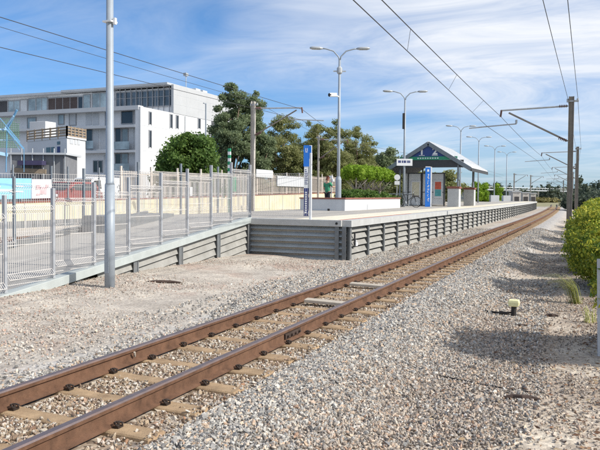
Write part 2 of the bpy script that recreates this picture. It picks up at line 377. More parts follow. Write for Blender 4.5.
def visible(x,y,z=0.,mar=25):
    d=Vector((x,y,z-EYE)); l=CAM.transposed()@d
    if l.z>-.5: return False
    px=300+F*l.x/-l.z; py=225-SH-F*l.y/-l.z
    return -mar<px<600+mar and py<450+mar
def scatter(n,x0,x1,y0,y1,ok=None,extra=0.):
    out=[]
    for _ in range(n):
        x=random.uniform(x0,x1); y=random.uniform(y0,y1)
        if ok and not ok(x,y): continue
        if not visible(x,y): continue
        out.append((x+bend(y),y,h(x+bend(y),y)+extra+random.uniform(0,.012)))
    return out
inrail=lambda x:(abs(x-NEAR)<.085 or abs(x-FAR)<.085)
def bal_ok(x,y):
    if inrail(x) or not sleeper_clear(x,y): return False
    w=.55*math.sin(y*.9)+.35*math.sin(y*2.3+1)
    e=(x+2.6-w*.45)/1.45
    if e>0: return random.random()>min(.9,e*1.2)
    lim=-5.0-.9*sstep(7,14,y)+w*.22
    if x<lim and y<18.4: return random.random()<max(.06,.55-(lim-x)*1.6)
    return True
four=lambda x,y: not inrail(x) and (sleeper_clear(x,y) or abs((y-SL0+SLP/2)%SLP-SLP/2)>random.uniform(.06,.105))
P=scatter(90000,-2.95,-.4,3.2,9,bal_ok)+scatter(26000,-6.6,-4.62,3.2,9,bal_ok)
stones('ballast_stones','loose grey crushed ballast stones nearest the rails',P,.015,.042,M['stone'])
P=scatter(50000,-2.95,-.6,9,17,bal_ok)+scatter(24000,-6.3,-4.62,9,17,bal_ok)+scatter(22000,-6.25,-4.62,17,40,bal_ok)+scatter(26000,-2.95,-.8,17,42,bal_ok)
stones('ballast_stones','grey crushed ballast stones farther along the track sides',P,.024,.05,M['stone'])
P=scatter(30000,-4.5,-3.45,3,14,four)+scatter(15000,-4.5,-3.45,14,40,four)+scatter(7000,-3.42,-2.85,3,14,four)+scatter(4500,-3.42,-2.9,14,40,four)
P+=scatter(3600,-3.2,-2.92,3,16,lambda x,y: not sleeper_clear(x,y) and random.random()<.06+.85*sstep(-3.12,-2.98,x),.028)+scatter(3200,-4.45,-3.53,3,16,lambda x,y: not sleeper_clear(x,y) and random.random()<.05+.22*(abs((y-SL0+SLP/2)%SLP-SLP/2)>.075),.028)
stones('rusty_ballast_stones','rust stained ballast stones packed between the rails',P,.016,.042,M['stonerust'],.2)
ws=lambda x,y: x<-5.7 and not (x<-9.6)
P=scatter(30000,-9.5,-5.1,5,18.3,lambda x,y: math.sin(x*1.1+.5*y)+math.sin(y*1.3-x*.7)+random.gauss(0,.7)>.15)
stones('sandy_gravel','pinkish small gravel scattered over the sandy ground beside the ramp',P,.009,.032,M['stonesand'])
P=scatter(60000,-2.9,1.2,4.2,24,lambda x,y: random.random()<.25+.75*sstep(-2.9,-1.2,x) and math.sin(x*2.1+y*1.1)+math.sin(y*1.9-x*1.4)+random.gauss(0,.8)>-.5)
stones('dirt_gravel','brownish gravel scattered over the dirt strip beside the hedge',P,.010,.034,M['stonedirt'])
P=scatter(46000,-2.75,-.5,3.6,12,lambda x,y: random.random()<sstep(-2.75,-1.9,x)*(1-.75*sstep(-1.3,-.6,x+.25*math.sin(y*1.7))))
stones('mixed_gravel','tan and grey crushed stones mixed at the foot of the ballast slope',P,.014,.038,M['stonedirt'])

# ------------------------------------------------------------------ track
def rail(name,label,x,y0,y1,zt=.165,zb=.0,group=None,w=1.):
    prof=[(-.062,0),(.062,0),(.062,.012),(.012,.028),(.009,.108),(.034,.122),(.036,.15),(.028,.163),(-.028,.163),(-.036,.15),(-.034,.122),(-.009,.108),(-.012,.028),(-.062,.012)]
    ys=[y0]+list(np.arange(math.ceil((y0+.01)/3)*3,y1,3.))+[y1]
    mb=MB(); n=len(prof)
    vs=[(x+bend(y)+a*w,y,zt-.163+b) for y in ys for a,b in prof]
    mb.v=vs
    for j in range(len(ys)-1):
        for k in range(n):
            k2=(k+1)%n; mb.f.append((j*n+k,j*n+k2,(j+1)*n+k2,(j+1)*n+k)); mb.m.append(1 if k in(6,7,8) else 0)
    mb.f.append(tuple(reversed(range(n)))); mb.m.append(0)
    mb.f.append(tuple(range((len(ys)-1)*n,len(ys)*n))); mb.m.append(0)
    return tag(mb.build(name,[M['rust'],M['worn']],org=(x,y0,zt-.163)),label,'rail',group)
rn=rail('rail','rusty steel rail nearer the ballast slope and hedge',NEAR,-3,165)
rf=rail('rail','rusty steel rail on the platform side of the near track',FAR,-3,165)
rail('rail','dull rail in the gravel bed beyond the ramp, closer to the ramp',T2+.55,-3,95,.43)
rail('rail','dull rail in the gravel bed beyond the ramp, closer to the cream wall',T2-.55,-3,95,.43)
# joint with fishplate on the near rail
jy=on_x(291,331,NEAR).y
mb=MB()
for sgn in(-1,1):
    mb.box(NEAR+sgn*.022-.012,jy-.24,.045,NEAR+sgn*.022+.012,jy+.24,.105)
    for k in(-.18,-.06,.06,.18): mb.tube([(NEAR+sgn*.03,jy+k,.075),(NEAR+sgn*.06,jy+k,.075)],.017,6)
mb.build('fishplate',M['rustiron'],rn,org=(NEAR,-3,.002))
mb=MB(); mb.tube([(FAR+.035,6.05,.07),(FAR+.05,6.03,.1),(FAR+.055,6.02,.125)],.012,6); mb.build('bond_clip',M['sleeper_new'],rf,org=(FAR,-3,.002))
def sleeper_mesh():
    rings=[]
    for x,hw,zt in((-1.0,.098,-.03),(-.985,.11,-.003),(-.62,.108,0),(-.2,.092,-.014),(.2,.092,-.014),(.62,.108,0),(.985,.11,-.003),(1.0,.098,-.03)):
        rings.append([(x,-hw-.02,-.17),(x,hw+.02,-.17),(x,hw,zt-.012),(x,hw-.012,zt),(x,-hw+.012,zt),(x,-hw,zt-.012)])
    return MB().loft([[(a,b,c) for a,b,c in r] for r in rings])
def clip_mesh(sx):                                           # sprung steel clip standing on the rail foot
    m=MB(); 
    m.box(-.045*1,-.06,-.002,.045,.06,.022)
    m.tube([(-.045*sx,-.055,.03),(0,-.06,.055),(.045*sx,-.035,.062),(.05*sx,.005,.062),(.0,.03,.066),(-.045*sx,.05,.05),(-.055*sx,.02,.035)],.015,6)
    m.tube([(-.02*sx,-.02,.02),(-.02*sx,-.02,.075)],.022,6)
    return m
proto=None; protofar=None
k=0
while True:
    y=SL0+k*SLP; k+=1
    if y>128: break
    if y<2.6: continue
    jit=random.uniform(-.012,.012)
    if y<46:
        if proto is None:
            proto=sleeper_mesh().build('sleeper',M['sleeper'],smooth=False)
            for (xr,sx) in((FAR,-1),(FAR,1),(NEAR,-1),(NEAR,1)):
                c=clip_mesh(-sx).build('rail_clip',M['clip'],proto); c.location=(xr-TC+sx*.088,.0,.0); c.scale=(.54,.54,.62)
            s=proto
        else: s=copy_tree(proto)
    else:
        if protofar is None:
            protofar=sleeper_mesh().build('sleeper',M['sleeper']); s=protofar
        else: s=copy_tree(protofar)
    s.location=(TC+bend(y)+jit,y,.001+random.uniform(-.004,.004)); s.rotation_euler=(0,0,random.uniform(-.012,.012))
    tag(s,'tan stained concrete sleeper set in ballast under the two rusty rails','sleeper','concrete sleepers under the near track')
for (px,pyy,lab) in((326,299,'pale loose concrete slab lying between the rails, closer to the camera'),(368,283,'pale loose concrete slab lying between the rails, farther from the camera')):
    y=on_x(px,pyy,TC).y; mb=MB(); mb.loft([[(x,-.09,.0),(x,.09,.0),(x,.085,.05),(x,-.085,.05)] for x in(-.36,0,.36)])
    o=mb.build('concrete_slab',M['sleeper_new'],bevel=.008); o.location=(TC,y,.03); o.rotation_euler=(.05,.03,.04); tag(o,lab,'slab')

# ------------------------------------------------------------------ platform and ramp (setting)
PX0,PX1,PY0,PY1,PZ=-13.2,-6.35,18.5,108.,1.11
def strip(name,mat,xa,xb,za,zb,y0=PY0,y1=PY1,label=None,kind='structure'):
    ys=[y0]+[y for y in np.arange(21,PY1,3.) if y0<y<y1]+[y1]; mb=MB()
    rings=[[(xa+bend(y),y,za),(xb+bend(y),y,za),(xb+bend(y),y,zb),(xa+bend(y),y,zb)] for y in ys]
    mb.loft(rings); o=mb.build(name,mat); tag(o,label,None,None,kind); return o
strip('platform_paving',M['asphalt'],PX0,PX1-.10,-.3,PZ,label='grey asphalt surface of the raised station platform')
strip('platform_edge_strip',M['tactile'],PX1-1.7,PX1-.36,PZ+.001,PZ+.005,label='cream tactile strip painted along the platform edge')
strip('platform_edge_line',M['redline'],PX1-.30,PX1-.20,PZ+.001,PZ+.005,y1=27,label='red line painted near the platform corner')
mb=MB(); ys=list(np.arange(6,18.51,.5)); 
rings=[[(PX0,y,-.4),(-9.95,y,-.4),(-9.95,y,ramp_z(y)-.11),(-9.60,y,ramp_z(y)-.11),(-9.60,y,ramp_z(y)),(PX0,y,ramp_z(y))] for y in ys]
mb.loft(rings); tag(mb.build('ramp_paving',M['ramppave']),'grey concrete ramp sloping up to the platform',None,None,'structure')

# retaining wall along the track: planks, posts, coping
def plank_profile(z0,z1,n,x,out):                            # tilted planks, each lower edge set back under the one above
    hgt=(z1-z0)/n; pr=[]
    for i in range(n):
        a=z0+i*hgt; pr+= [(x-out*.06,a+.055),(x+out*.075,a+.06),(x-out*.005,a+hgt*.97),(x-out*.07,a+hgt)]
    return pr
wall=thing('platform_wall','long pale plank retaining wall with dark posts along the platform face','retaining wall',(PX1,PY0,0))
O=(PX1,PY0,0)
mb=MB(); ys=[PY0+.12]+list(np.arange(21,PY1,3.))+[PY1]; pr=plank_profile(-.12,.9,5,PX1-.03,1)
for j in range(len(ys)-1):
    ya,yb=ys[j],ys[j+1]; ba,bb=bend(ya),bend(yb)
    for i in range(len(pr)-1):
        (xa,za),(xb,zb)=pr[i],pr[i+1]
        mb.add([(xa+ba,ya,za),(xa+bb,yb,za),(xb+bb,yb,zb),(xb+ba,ya,zb)],[(0,1,2,3)])
mb.build('plank_panel',M['conc'],wall,O)
mb=MB(); mb.loft([[(PX1-.42+bend(y),y,.925),(PX1+.15+bend(y),y,.925),(PX1+.15+bend(y),y,PZ),(PX1-.12+bend(y),y,PZ+.001),(PX1-.42+bend(y),y,PZ-.004)] for y in [PY0-.1]+ys]); mb.build('coping',M['coping'],wall,O)
for i in range(52):
    y=PY0+.06+1.75*i
    if y>PY1: break
    mb=MB(); b=bend(y); w=.055 if i else .07
    for dx0,dx1,dy in((.045,.058,w),(-.03,.045,.012),):
        mb.box(PX1+b+dx0,y-dy,-.14,PX1+b+dx1+.03,y+dy,.92)
    mb.build('post',M['steelpost'],wall,O)
mb=MB(); mb.box(PX1+.075,18.86,.36,PX1+.10,18.94,.74); mb.build('wall_bracket',M['black'],wall,O)
mb=MB(); mb.box(PX1+.06,19.0,.34,PX1+.10,19.16,.44); mb.box(PX1+.06,19.05,.44,PX1+.09,19.1,.52); mb.build('junction_box',M['white'],wall,O)
# end wall facing the camera
ew=thing('platform_end_wall','plank wall in blue grey shade closing the platform end at the ramp','retaining wall',(-9.5,PY0,0)); O=(-9.5,PY0,0)
mb=MB(); pr=plank_profile(-.12,.92,6,0,1.8)
for i in range(len(pr)-1):
    (a,za),(b,zb)=pr[i],pr[i+1]; mb.add([(-9.5,PY0-a,za),(PX1-.05,PY0-a,za),(PX1-.05,PY0-b,zb),(-9.5,PY0-b,zb)],[(0,1,2,3)])
mb.build('plank_panel',M['plankshade'],ew,O)
mb=MB(); mb.box(-9.62,PY0-.18,.93,PX1-.13,PY0+.3,PZ+.003); mb.build('coping',M['coping'],ew,O,bevel=.01)
for x in(-9.5,-6.62,-6.40):
    mb=MB(); mb.box(x-.06,PY0-.155,-.15,x+.06,PY0-.14,.925); mb.box(x-.01,PY0-.14,-.15,x+.01,PY0+.0,.925); mb.build('post',M['steelpost'],ew,O)
mb=MB(); mb.tube([(-6.62,PY0-.178,1.02),(-6.62,PY0-.2,1.02)],.035,10); mb.build('drain_cap',M['black'],ew,O)
# ramp wall facing the track
rw=thing('ramp_wall','stepped pale plank wall under the sloping ramp edge beam','retaining wall',(-9.5,8,0)); O=(-9.5,8,0)
mb=MB()
for i in range(5):
    top0=-.16-.2*i; bot0=top0-.2
    def zz(off,y): return ramp_z(y)+off
    y0=8.2
    # planks follow the slope of the ramp; buried where the ground is higher
    ya,yb=11.5,18.38
    for (oa,xa,ob,xb) in((bot0+.035,-.05,bot0+.05,.05),(bot0+.05,.05,top0-.008,-.005),(top0-.008,-.005,top0+.035,-.05)):
        mb.add([(-9.5+xa,ya,zz(oa,ya)),(-9.5+xa,yb,zz(oa,yb)),(-9.5+xb,yb,zz(ob,yb)),(-9.5+xb,ya,zz(ob,ya))],[(0,1,2,3)])
mb.build('plank_panel',M['conc'],rw,O)
mb=MB(); mb.loft([[(-9.62,y,ramp_z(y)-.12),(-9.36,y,ramp_z(y)-.12),(-9.36,y,ramp_z(y)+.05),(-9.62,y,ramp_z(y)+.05)] for y in(6.2,8,9,9.5,18.36)]); mb.build('edge_beam',M['rampedge'],rw,O,bevel=.008)
for y in(10.85,12.7,14.55,16.45,18.3):
    mb=MB(); mb.box(-9.43,y-.065,-.2,-9.415,y+.065,ramp_z(y)-.14); mb.box(-9.5,y-.012,-.2,-9.43,y+.012,ramp_z(y)-.14)
    mb.box(-9.432,y+.085,-.2,-9.416,y+.125,ramp_z(y)-.15); mb.build('post',M['steelpost'],rw,O)

# ------------------------------------------------------------------ mesh fences
def mesh_panel(p,q,zb,zt,mat,pitch=.046,r=.0041,fold=True):
    """welded wire panel between two points with a folded lower and upper edge"""
    p=Vector(p); q=Vector(q); d=q-p; L=d.length; d.normalize(); nrm=Vector((d.y,-d.x,0))
    H=zt-zb; mb=MB()
    lv=[(0,0.),(.10,.085),(.20,0.)] if fold else [(0,0.)]
    lv+= [(H*.5,0.),(H-.14,0.),(H-.07,.06),(H,0.)] if fold else [(H*.5,0.),(H,0.)]
    for z,o in lv:
        a=p+nrm*o; b=q+nrm*o; mb.bar((a.x,a.y,zb+z),(b.x,b.y,zb+z),r*2.3)
    n=max(2,int(L/pitch))
    for i in range(n+1):
        c=p+d*(L*i/n)
        for (z0,o0),(z1,o1) in zip(lv[:-1],lv[1:]):
            a=c+nrm*o0; b=c+nrm*o1; mb.bar((a.x,a.y,zb+z0),(b.x,b.y,zb+z1),r*2)
    return mb
nf=thing('ramp_fence','grey welded mesh fence stepping up the track side of the ramp','fence',(-9.5,7,0)); O=(-9.5,7,0)
ys=[5.5,6.7,7.85,9.03,10.21,11.39,12.55,13.81,14.98,16.18,17.31,18.5]
for i,y in enumerate(ys):
    zr=ramp_z(y); mb=MB(); mb.box(-9.535,y-.03,zr-.1,-9.465,y+.03,zr+(1.78 if i<11 else 1.62)); mb.box(-9.545,y-.04,zr+.05,-9.455,y+.04,zr+.062); mb.build('fence_post',M['fence'],nf,O,bevel=.006)
    if i<len(ys)-1:
        zb=ramp_z(ys[i+1])+.03
        mesh_panel((-9.5,y+.035,0),(-9.5,ys[i+1]-.035,0),zb,zb+1.42,M['wire']).build('mesh_panel',M['wire'],nf,O)
# short return along the platform end
mesh_panel((-9.46,18.52,0),(-7.56,18.52,0),PZ+.08,PZ+1.35,M['wire'],.055,.003).build('mesh_panel',M['wire'],nf,O)
mb=MB(); mb.box(-7.54,18.49,PZ-.15,-7.48,18.55,PZ+1.95); mb.build('end_post',M['white'],nf,O,bevel=.006)
ff=thing('ramp_fence','grey welded mesh fence along the far side of the ramp','fence',(PX0,7,0)); O=(PX0,7,0)
ys=[5.3,7.8,10.3,12.85,15.4,17.93,20.4,23.0,25.5]
for i,y in enumerate(ys):
    zr=ramp_z(y); mb=MB(); mb.box(PX0-.03,y-.03,zr-.1,PX0+.03,y+.03,zr+1.78); mb.build('fence_post',M['postgrey'],ff,O)
    if i<len(ys)-1:
        for k in range(2):
            ya=y+(ys[i+1]-y)*k/2; yb=y+(ys[i+1]-y)*(k+1)/2; zb=ramp_z(yb)+.04
            mesh_panel((PX0,ya+.02,0),(PX0,yb-.02,0),zb,zb+1.42,M['wire'],.075,.0035).build('mesh_panel',M['wire'],ff,O)
# kerb of the ramp's far side
mb=MB(); mb.loft([[(PX0-.12,y,-.1),(PX0-.02,y,-.1),(PX0-.02,y,ramp_z(y)+.16),(PX0-.12,y,ramp_z(y)+.16)] for y in(6,9,12,15,18.5)]); mb.build('kerb',M['steelpost'],ff,O)

mb=MB(); mb.box(-13.1,15.2,.3,-12.2,18.48,1.2); tag(mb.build('concrete_block',M['steelpost'],org=(-12.65,16.8,.6),bevel=.02),'dark grey concrete block at the top of the ramp against the far fence','block')
# ------------------------------------------------------------------ cream wall and picket fence behind the second track
CW=-22.
cw=thing('boundary_wall','long cream painted block wall behind the second track','wall',(CW,15,0)); O=(CW,15,0)
wt=lambda y: 1.42+.0165*(y-20.7)
mb=MB(); mb.loft([[(CW-.2,y,0),(CW,y,0),(CW,y,wt(y)-.06),(CW-.2,y,wt(y)-.06)] for y in(8,20,30,45,62)])
mb.build('wall_body',M['creamwall'],cw,O)
mb=MB(); mb.loft([[(CW-.22,y,wt(y)-.06),(CW+.03,y,wt(y)-.06),(CW+.03,y,wt(y)),(CW-.22,y,wt(y))] for y in(8,20,30,45,62)]); mb.build('coping',M['browncap'],cw,O)
mb=MB(); mb.loft([[(CW,y,.1),(CW+.02,y,.1),(CW+.02,y,.62),(CW,y,.62)] for y in(8,20,30,45,62)]); mb.build('dark_base_strip',M['steelpost'],cw,O)  # thin dark strip along the foot of the cream wall
for y in np.arange(10,62,2.4):
    mb=MB(); mb.box(CW-.05,y-.02,0,CW+.025,y+.02,wt(y)-.065); mb.build('joint_pilaster',M['coping'],cw,O)
pf=thing('picket_fence','pale steel picket fence standing on the cream wall','fence',(CW,30,wt(30))); O=(CW-.1,30,wt(30))
pf.location=O
y=28.6
while y<60:
    y2=y+2.6; mb=MB(); z0=wt(y)
    for zz_ in(.12,1.28): mb.box(CW-.12,y,z0+zz_,CW-.085,y2,z0+zz_+.04)
    for k in range(18): 
        yy=y+.1+k*.14; mb.box(CW-.085,yy-.018,z0+.03,CW-.065,yy+.018,z0+1.45)
    mb.build('picket_panel',M['picket'],pf,O)
    mb=MB(); mb.box(CW-.15,y-.05,z0,CW-.07,y+.05,z0+1.68); mb.build('fence_post',M['picket'],pf,O)
    y=y2
# plain wire boundary fence on the left stretch of the wall
lf=thing('wire_fence','thin dark post and wire fence on the left stretch of cream wall','fence',(CW-.1,20,wt(20))); O=(CW-.1,20,wt(20))
yp=[on_x(px,196,CW-.1).y for px in(-30,13,51.5,68,99,123)]
for i,y in enumerate(yp):
    mb=MB(); mb.box(CW-.13,y-.03,wt(y),CW-.07,y+.03,wt(y)+1.55); mb.build('fence_post',M['postgrey'],lf,O)
    if i<len(yp)-1: mesh_panel((CW-.1,y,0),(CW-.1,yp[i+1],0),wt(y)+.05,wt(y)+1.2,None,.14,.004,False).build('mesh_panel',M['wire'],lf,O)
for (a,b,z0,z1,m,lab) in((-45,32,.12,.98,'banner','sky blue printed banner tied to the boundary fence'),(32.3,52,.12,.95,'bannerw','white and pink printed banner tied beside the blue one')):
    pa=on_x(a,190,CW+.02); pb=on_x(b,190,CW+.02); mb=MB(); n=14
    V=[]; 
    for i in range(n+1):
        y=pa.y+(pb.y-pa.y)*i/n; dx=.015*math.sin(i*1.7)
        V+=[(CW-.02+dx,y,wt(y)+z0),(CW+.0+dx,y,wt(y)+z0),(CW+.0+dx,y,wt(y)+z1),(CW-.02+dx,y,wt(y)+z1)]
    mb.loft([V[4*i:4*i+4] for i in range(n+1)]); bo=mb.build('banner',M[m],org=(CW,(pa.y+pb.y)/2,wt(20))); tag(bo,lab,'banner')
    mb=MB()
    if m=='banner':
        for (u,v,w) in((.45,.62,.14),(.6,.45,.2),(.8,.62,.1),(.78,.4,.12)):
            y=pa.y+(pb.y-pa.y)*u; mb.box(CW+.018,y-w*3,wt(y)+v,CW+.022,y+w*3,wt(y)+v+.06)
        mb.build('banner_print',M['white'],bo,org=(CW,(pa.y+pb.y)/2,wt(20)))
    else:
        for (u,v,w,hh) in((.3,.5,.12,.2),(.55,.3,.2,.3),(.75,.6,.1,.12),(.3,.25,.1,.08)):
            y=pa.y+(pb.y-pa.y)*u; mb.box(CW+.018,y-w,wt(y)+v,CW+.022,y+w,wt(y)+v+hh)
        mb.build('banner_print',M['pinkprint'],bo,org=(CW,(pa.y+pb.y)/2,wt(20)))

# ------------------------------------------------------------------ vehicles behind the wall
def car(name,label,loc,rz,paint,van=False):
    t=thing(name,label,'van' if van else 'car',loc,rz)
    W=.86; prof=[(-2.0,.35),(-2.05,.62),(-1.95,.9),(-1.2,1.0),(-.5,1.42),(.85,1.46),(1.5,1.32),(1.85,.98),(2.0,.9),(2.05,.5),(1.95,.32)]
    if van: prof=[(-2.3,.4),(-2.35,.9),(-2.1,1.15),(-1.6,1.3),(-1.05,1.95),(-.6,2.05),(2.2,2.05),(2.32,1.9),(2.35,.5),(2.25,.38)]
    rings=[]
    for yy,s in((-W,.0),(-W*.97,.04),(0,.06),(W*.97,.04),(W,0)):
        rings.append([(x*(1-.02*(abs(yy)>=W*.96)),yy*(1-.14*max(0,(z-.9))),z+s*(z>1.)) for x,z in prof])
    MB().loft(rings).build('body',paint,t,smooth=False,bevel=.04)
    glass=[[(-1.1,1.04),(-.5,1.36),(.1,1.38),(.1,1.02)],[(.18,1.02),(.18,1.38),(.85,1.38),(1.4,1.25),(1.5,1.03)]] if not van else [[(-1.5,1.35),(-1.05,1.85),(-.35,1.88),(-.35,1.35)]]
    for poly in glass:
        for s in(-1,1):
            mb=MB(); vs=[(x,s*W*(1-.14*(z-.9))+s*.006,z) for x,z in poly]; vs2=[(x,y-s*.03,z) for x,y,z in vs]
            mb.loft([vs,vs2]); mb.build('window',M['glass'],t)
    mb=MB(); a=(-1.22,1.0) if not van else (-1.62,1.3); b=(-.55,1.4) if not van else (-1.08,1.93)
    nx,nz=-(b[1]-a[1]),(b[0]-a[0]); 
    mb.add([(a[0]-.02,-.68,a[1]+.03),(a[0]-.02,.68,a[1]+.03),(b[0]-.02,.6,b[1]+.03),(b[0]-.02,-.6,b[1]+.03)],[(0,1,2,3)]); mb.build('windscreen',M['glass'],t)
    for x in(-1.28,1.3):
        for s in(-1,1):
            w=MB(); w.tube([(x,s*.66,.31),(x,s*.70,.31),(x,s*.85,.31),(x,s*.88,.31)],[.27,.31,.31,.27],18); wo=w.build('wheel',M['black'],t)
            r_=MB(); r_.tube([(x,s*.875,.31),(x,s*.89,.31)],.19,14); r_.build('rim',M['galv'],wo)
    for s in(-1,1):
        mb=MB(); mb.box(-2.07,s*.62-.15,.66,-1.98,s*.62+.15,.8); mb.build('headlight',M['white'],t,bevel=.02)
        mb=MB(); mb.box(1.97,s*.66-.1,.7,2.07,s*.66+.1,.9); mb.build('tail_light',M['poster_red'],t,bevel=.02)
        mb=MB(); mb.box(-.95,s*.93-.07,1.0,-.82,s*.93+.07,1.12); mb.build('mirror',paint,t,bevel=.02)
    return t
pc=at_depth(69,190,38); car('parked_car','red parked car behind the cream wall and wire fence',(pc.x,pc.y,.95),R(95),M['carred'])
pc=at_depth(94,190,44); car('parked_van','white van parked beside the red car behind the fence',(pc.x,pc.y,.75),R(95),M['vanwhite'],True)

# ------------------------------------------------------------------ large apartment building
bx,by=-49.,67.
bd=thing('apartment_building','large white apartment block with set back dark glazed top floor','building',(bx,by,.9)); O=(bx,by,.9)
def Bx(a,b,c,d,e,f,name,mat,bev=0): 
    mb=MB(); mb.box(a,b,c,d,e,f); return mb.build(name,mat,bd,O,bevel=bev)
YB=by+16.4
Bx(-100,by+.9,.5,bx-.25,YB,12.0,'wall',M['bgrey'])                               # recessed front
Bx(bx-.25,by,.5,bx,YB,12.1,'side_wall',M['bwhite'])                             # bright side wall
Bx(bx-.75,by,.5,bx-.252,by+.9,12.0,'corner_pier',M['bgrey'])
for z in(3.7,6.7,9.7): Bx(-100,by-.05,z,bx-.752,by+.898,z+.28,'floor_slab',M['bwhite'])
Bx(-100,by-.08,11.75,bx-.26,by+.9,12.25,'parapet',M['bwhite'])
def front(px0,py0,px1,py1,mat,name='window',yy=None,frame=True,th=.06):
    yy=yy if yy is not None else by+.9
    a=on_y(px0,py1,yy); b=on_y(px1,py0,yy)
    mb=MB(); mb.box(a.x,yy-th,a.z,b.x,yy-.003,b.z); o=mb.build(name,mat,bd,O)
    if frame:
        mb=MB(); t=.09
        mb.box(a.x-t,yy-th-.04,a.z-t,a.x,yy-.004,b.z+t); mb.box(b.x,yy-th-.04,a.z-t,b.x+t,yy-.004,b.z+t)
        mb.box(a.x,yy-th-.04,b.z,b.x,yy-.004,b.z+t); mb.box(a.x,yy-th-.04,a.z-t,b.x,yy-.004,a.z)
        n=max(1,round((b.x-a.x)/1.2))
        for k in range(1,n): x=a.x+(b.x-a.x)*k/n; mb.box(x-.04,yy-th-.03,a.z,x+.04,yy-th-.002,b.z)
        mb.build('frame',M['frame'],o,O)
    return o
for args in((122,111,133,123.5,M['glass']),(135.5,111,139,123,M['glass']),(86,128,92.5,149,M['glass']),(116,127.5,121,149.5,M['glass']),(122.5,129,128,149,M['curtain']),
            (116,154,121,166,M['glass']),(122,154,128,170,M['curtain']),(94,161,97.8,172,M['glass']),(99,161,102.4,172,M['glass']),(59,115,64,124,M['curtain']),(70,113,76,125,M['bpanel']),(106,112,111,125,M['curtain']),
            (70,129,80,149,M['curtain']),(28,118,36,128,M['curtain'])): front(*args)
for a,b,c,d in((93,128,99,149),(100,128,106,149),(107,128,115,149),(129,128,134,149),(134.4,128,139,149),(86,113,92,125),(93,113,99,125),(104,155,113,178),(129,154,138,178)):
    front(a,b,c,d,M['bpanel'],'wall_panel',frame=False,th=.05)
# balcony rails
for (a,b,y0) in((86,93,149),(113,129,150),(113,129,172)):
    p0=on_y(a,y0,by); p1=on_y(b,y0,by); mb=MB(); mb.box(p0.x,by+.02,p0.z+.05,p1.x,by+.05,p0.z+1.0); mb.build('balcony_rail',M['curtain'],bd,O)
# side windows: tall slots in the white wall
for px,py0,py1 in((150,112.5,124),(150,131,147),(171,115,127.5),(177,116,128),(199,119,128)):
    a=on_x(px-1.0,py1,bx); b=on_x(px+1.0,py0,bx); mb=MB(); mb.box(bx+.002,a.y,a.z,bx+.03,b.y,b.z); o=mb.build('window',M['glass'],bd,O)
    mb=MB(); mb.box(bx+.002,a.y-.1,a.z-.1,bx+.08,a.y,b.z+.1); mb.box(bx+.002,b.y,a.z-.1,bx+.08,b.y+.1,b.z+.1); mb.box(bx+.002,a.y,b.z,bx+.08,b.y,b.z+.1); mb.build('frame',M['frame'],o,O)
mb=MB()
for z in(3.9,6.9,9.9): mb.box(bx+.001,by+.1,z,bx+.012,YB-.1,z+.035)
for k in range(1,5): yv=by+16.4*k/5; mb.box(bx+.001,yv,.9,bx+.010,yv+.03,12.0)
mb.build('panel_joint',M['bpanel'],bd,O)
mb=MB()
for z in(13.3,14.5): mb.box(bx+.051,by+7.1,z,bx+.062,YB+8.8,z+.03)
for k in range(1,6): yv=by+7+18*k/6; mb.box(bx+.051,yv,12.15,bx+.060,yv+.03,15.7)
mb.build('panel_joint',M['bpanel'],bd,O)
mb=MB(); mb.tube([(bx+.08,by+9.6,.9),(bx+.08,by+9.6,12.0)],.05,8); mb.build('downpipe',M['bpanel'],bd,O)
# penthouse
py=by+7.0
Bx(-100,py+.3,12.0,bx-.3,YB+6,15.4,'penthouse_wall',M['bgrey'])
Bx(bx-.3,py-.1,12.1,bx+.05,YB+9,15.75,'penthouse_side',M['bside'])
for a,b,z in((-100,-66.5,15.35),(-66.5,-58.2,15.5),(-58.2,bx-.32,15.65)): Bx(a,py-1.0,z,b,YB+3,z+.26,'roof',M['roofdark'])
for args in((117,90,172,108,M['glasspale']),(93,93,108,112,M['curtain']),(84,95,90.5,112,M['curtain']),(49,97,78,113,M['bbrown']),(79,97,83,113,M['glass']),(37,98,47.5,113.5,M['curtain']),(29,99,36,114,M['curtain']),(0,101,8,115,M['bdark']),(9,101,20,115,M['curtain']),(21,100,27.5,115,M['bpanel'])):
    front(*args,yy=py+.3,frame=True,th=.1)
mb=MB()
for k in range(11): x=bx-.7-k*.86; mb.box(x-.035,py+.02,12.15,x+.035,py+.12,15.6)
for z in(13.0,14.3): mb.box(bx-9.5,py+.13,z,bx-.35,py+.17,z+.06)
mb.build('louvre_screen',M['frame'],bd,O)
pa=on_x(186,82,bx-2); mb=MB(); mb.tube([(bx-2,pa.y,15.6),(bx-2,pa.y,18.4)],.06,6); mb.box(bx-2.25,pa.y-.3,17.9,bx-1.8,pa.y+.3,18.3); mb.build('antenna',M['galv'],bd,O)
for px in(194,201): 
    q=on_x(px,86,bx-1.5); mb=MB(); mb.box(bx-2.2,q.y-.6,15.4,bx-.8,q.y+.6,16.3); mb.build('rooftop_unit',M['bpanel'],bd,O,bevel=.05)

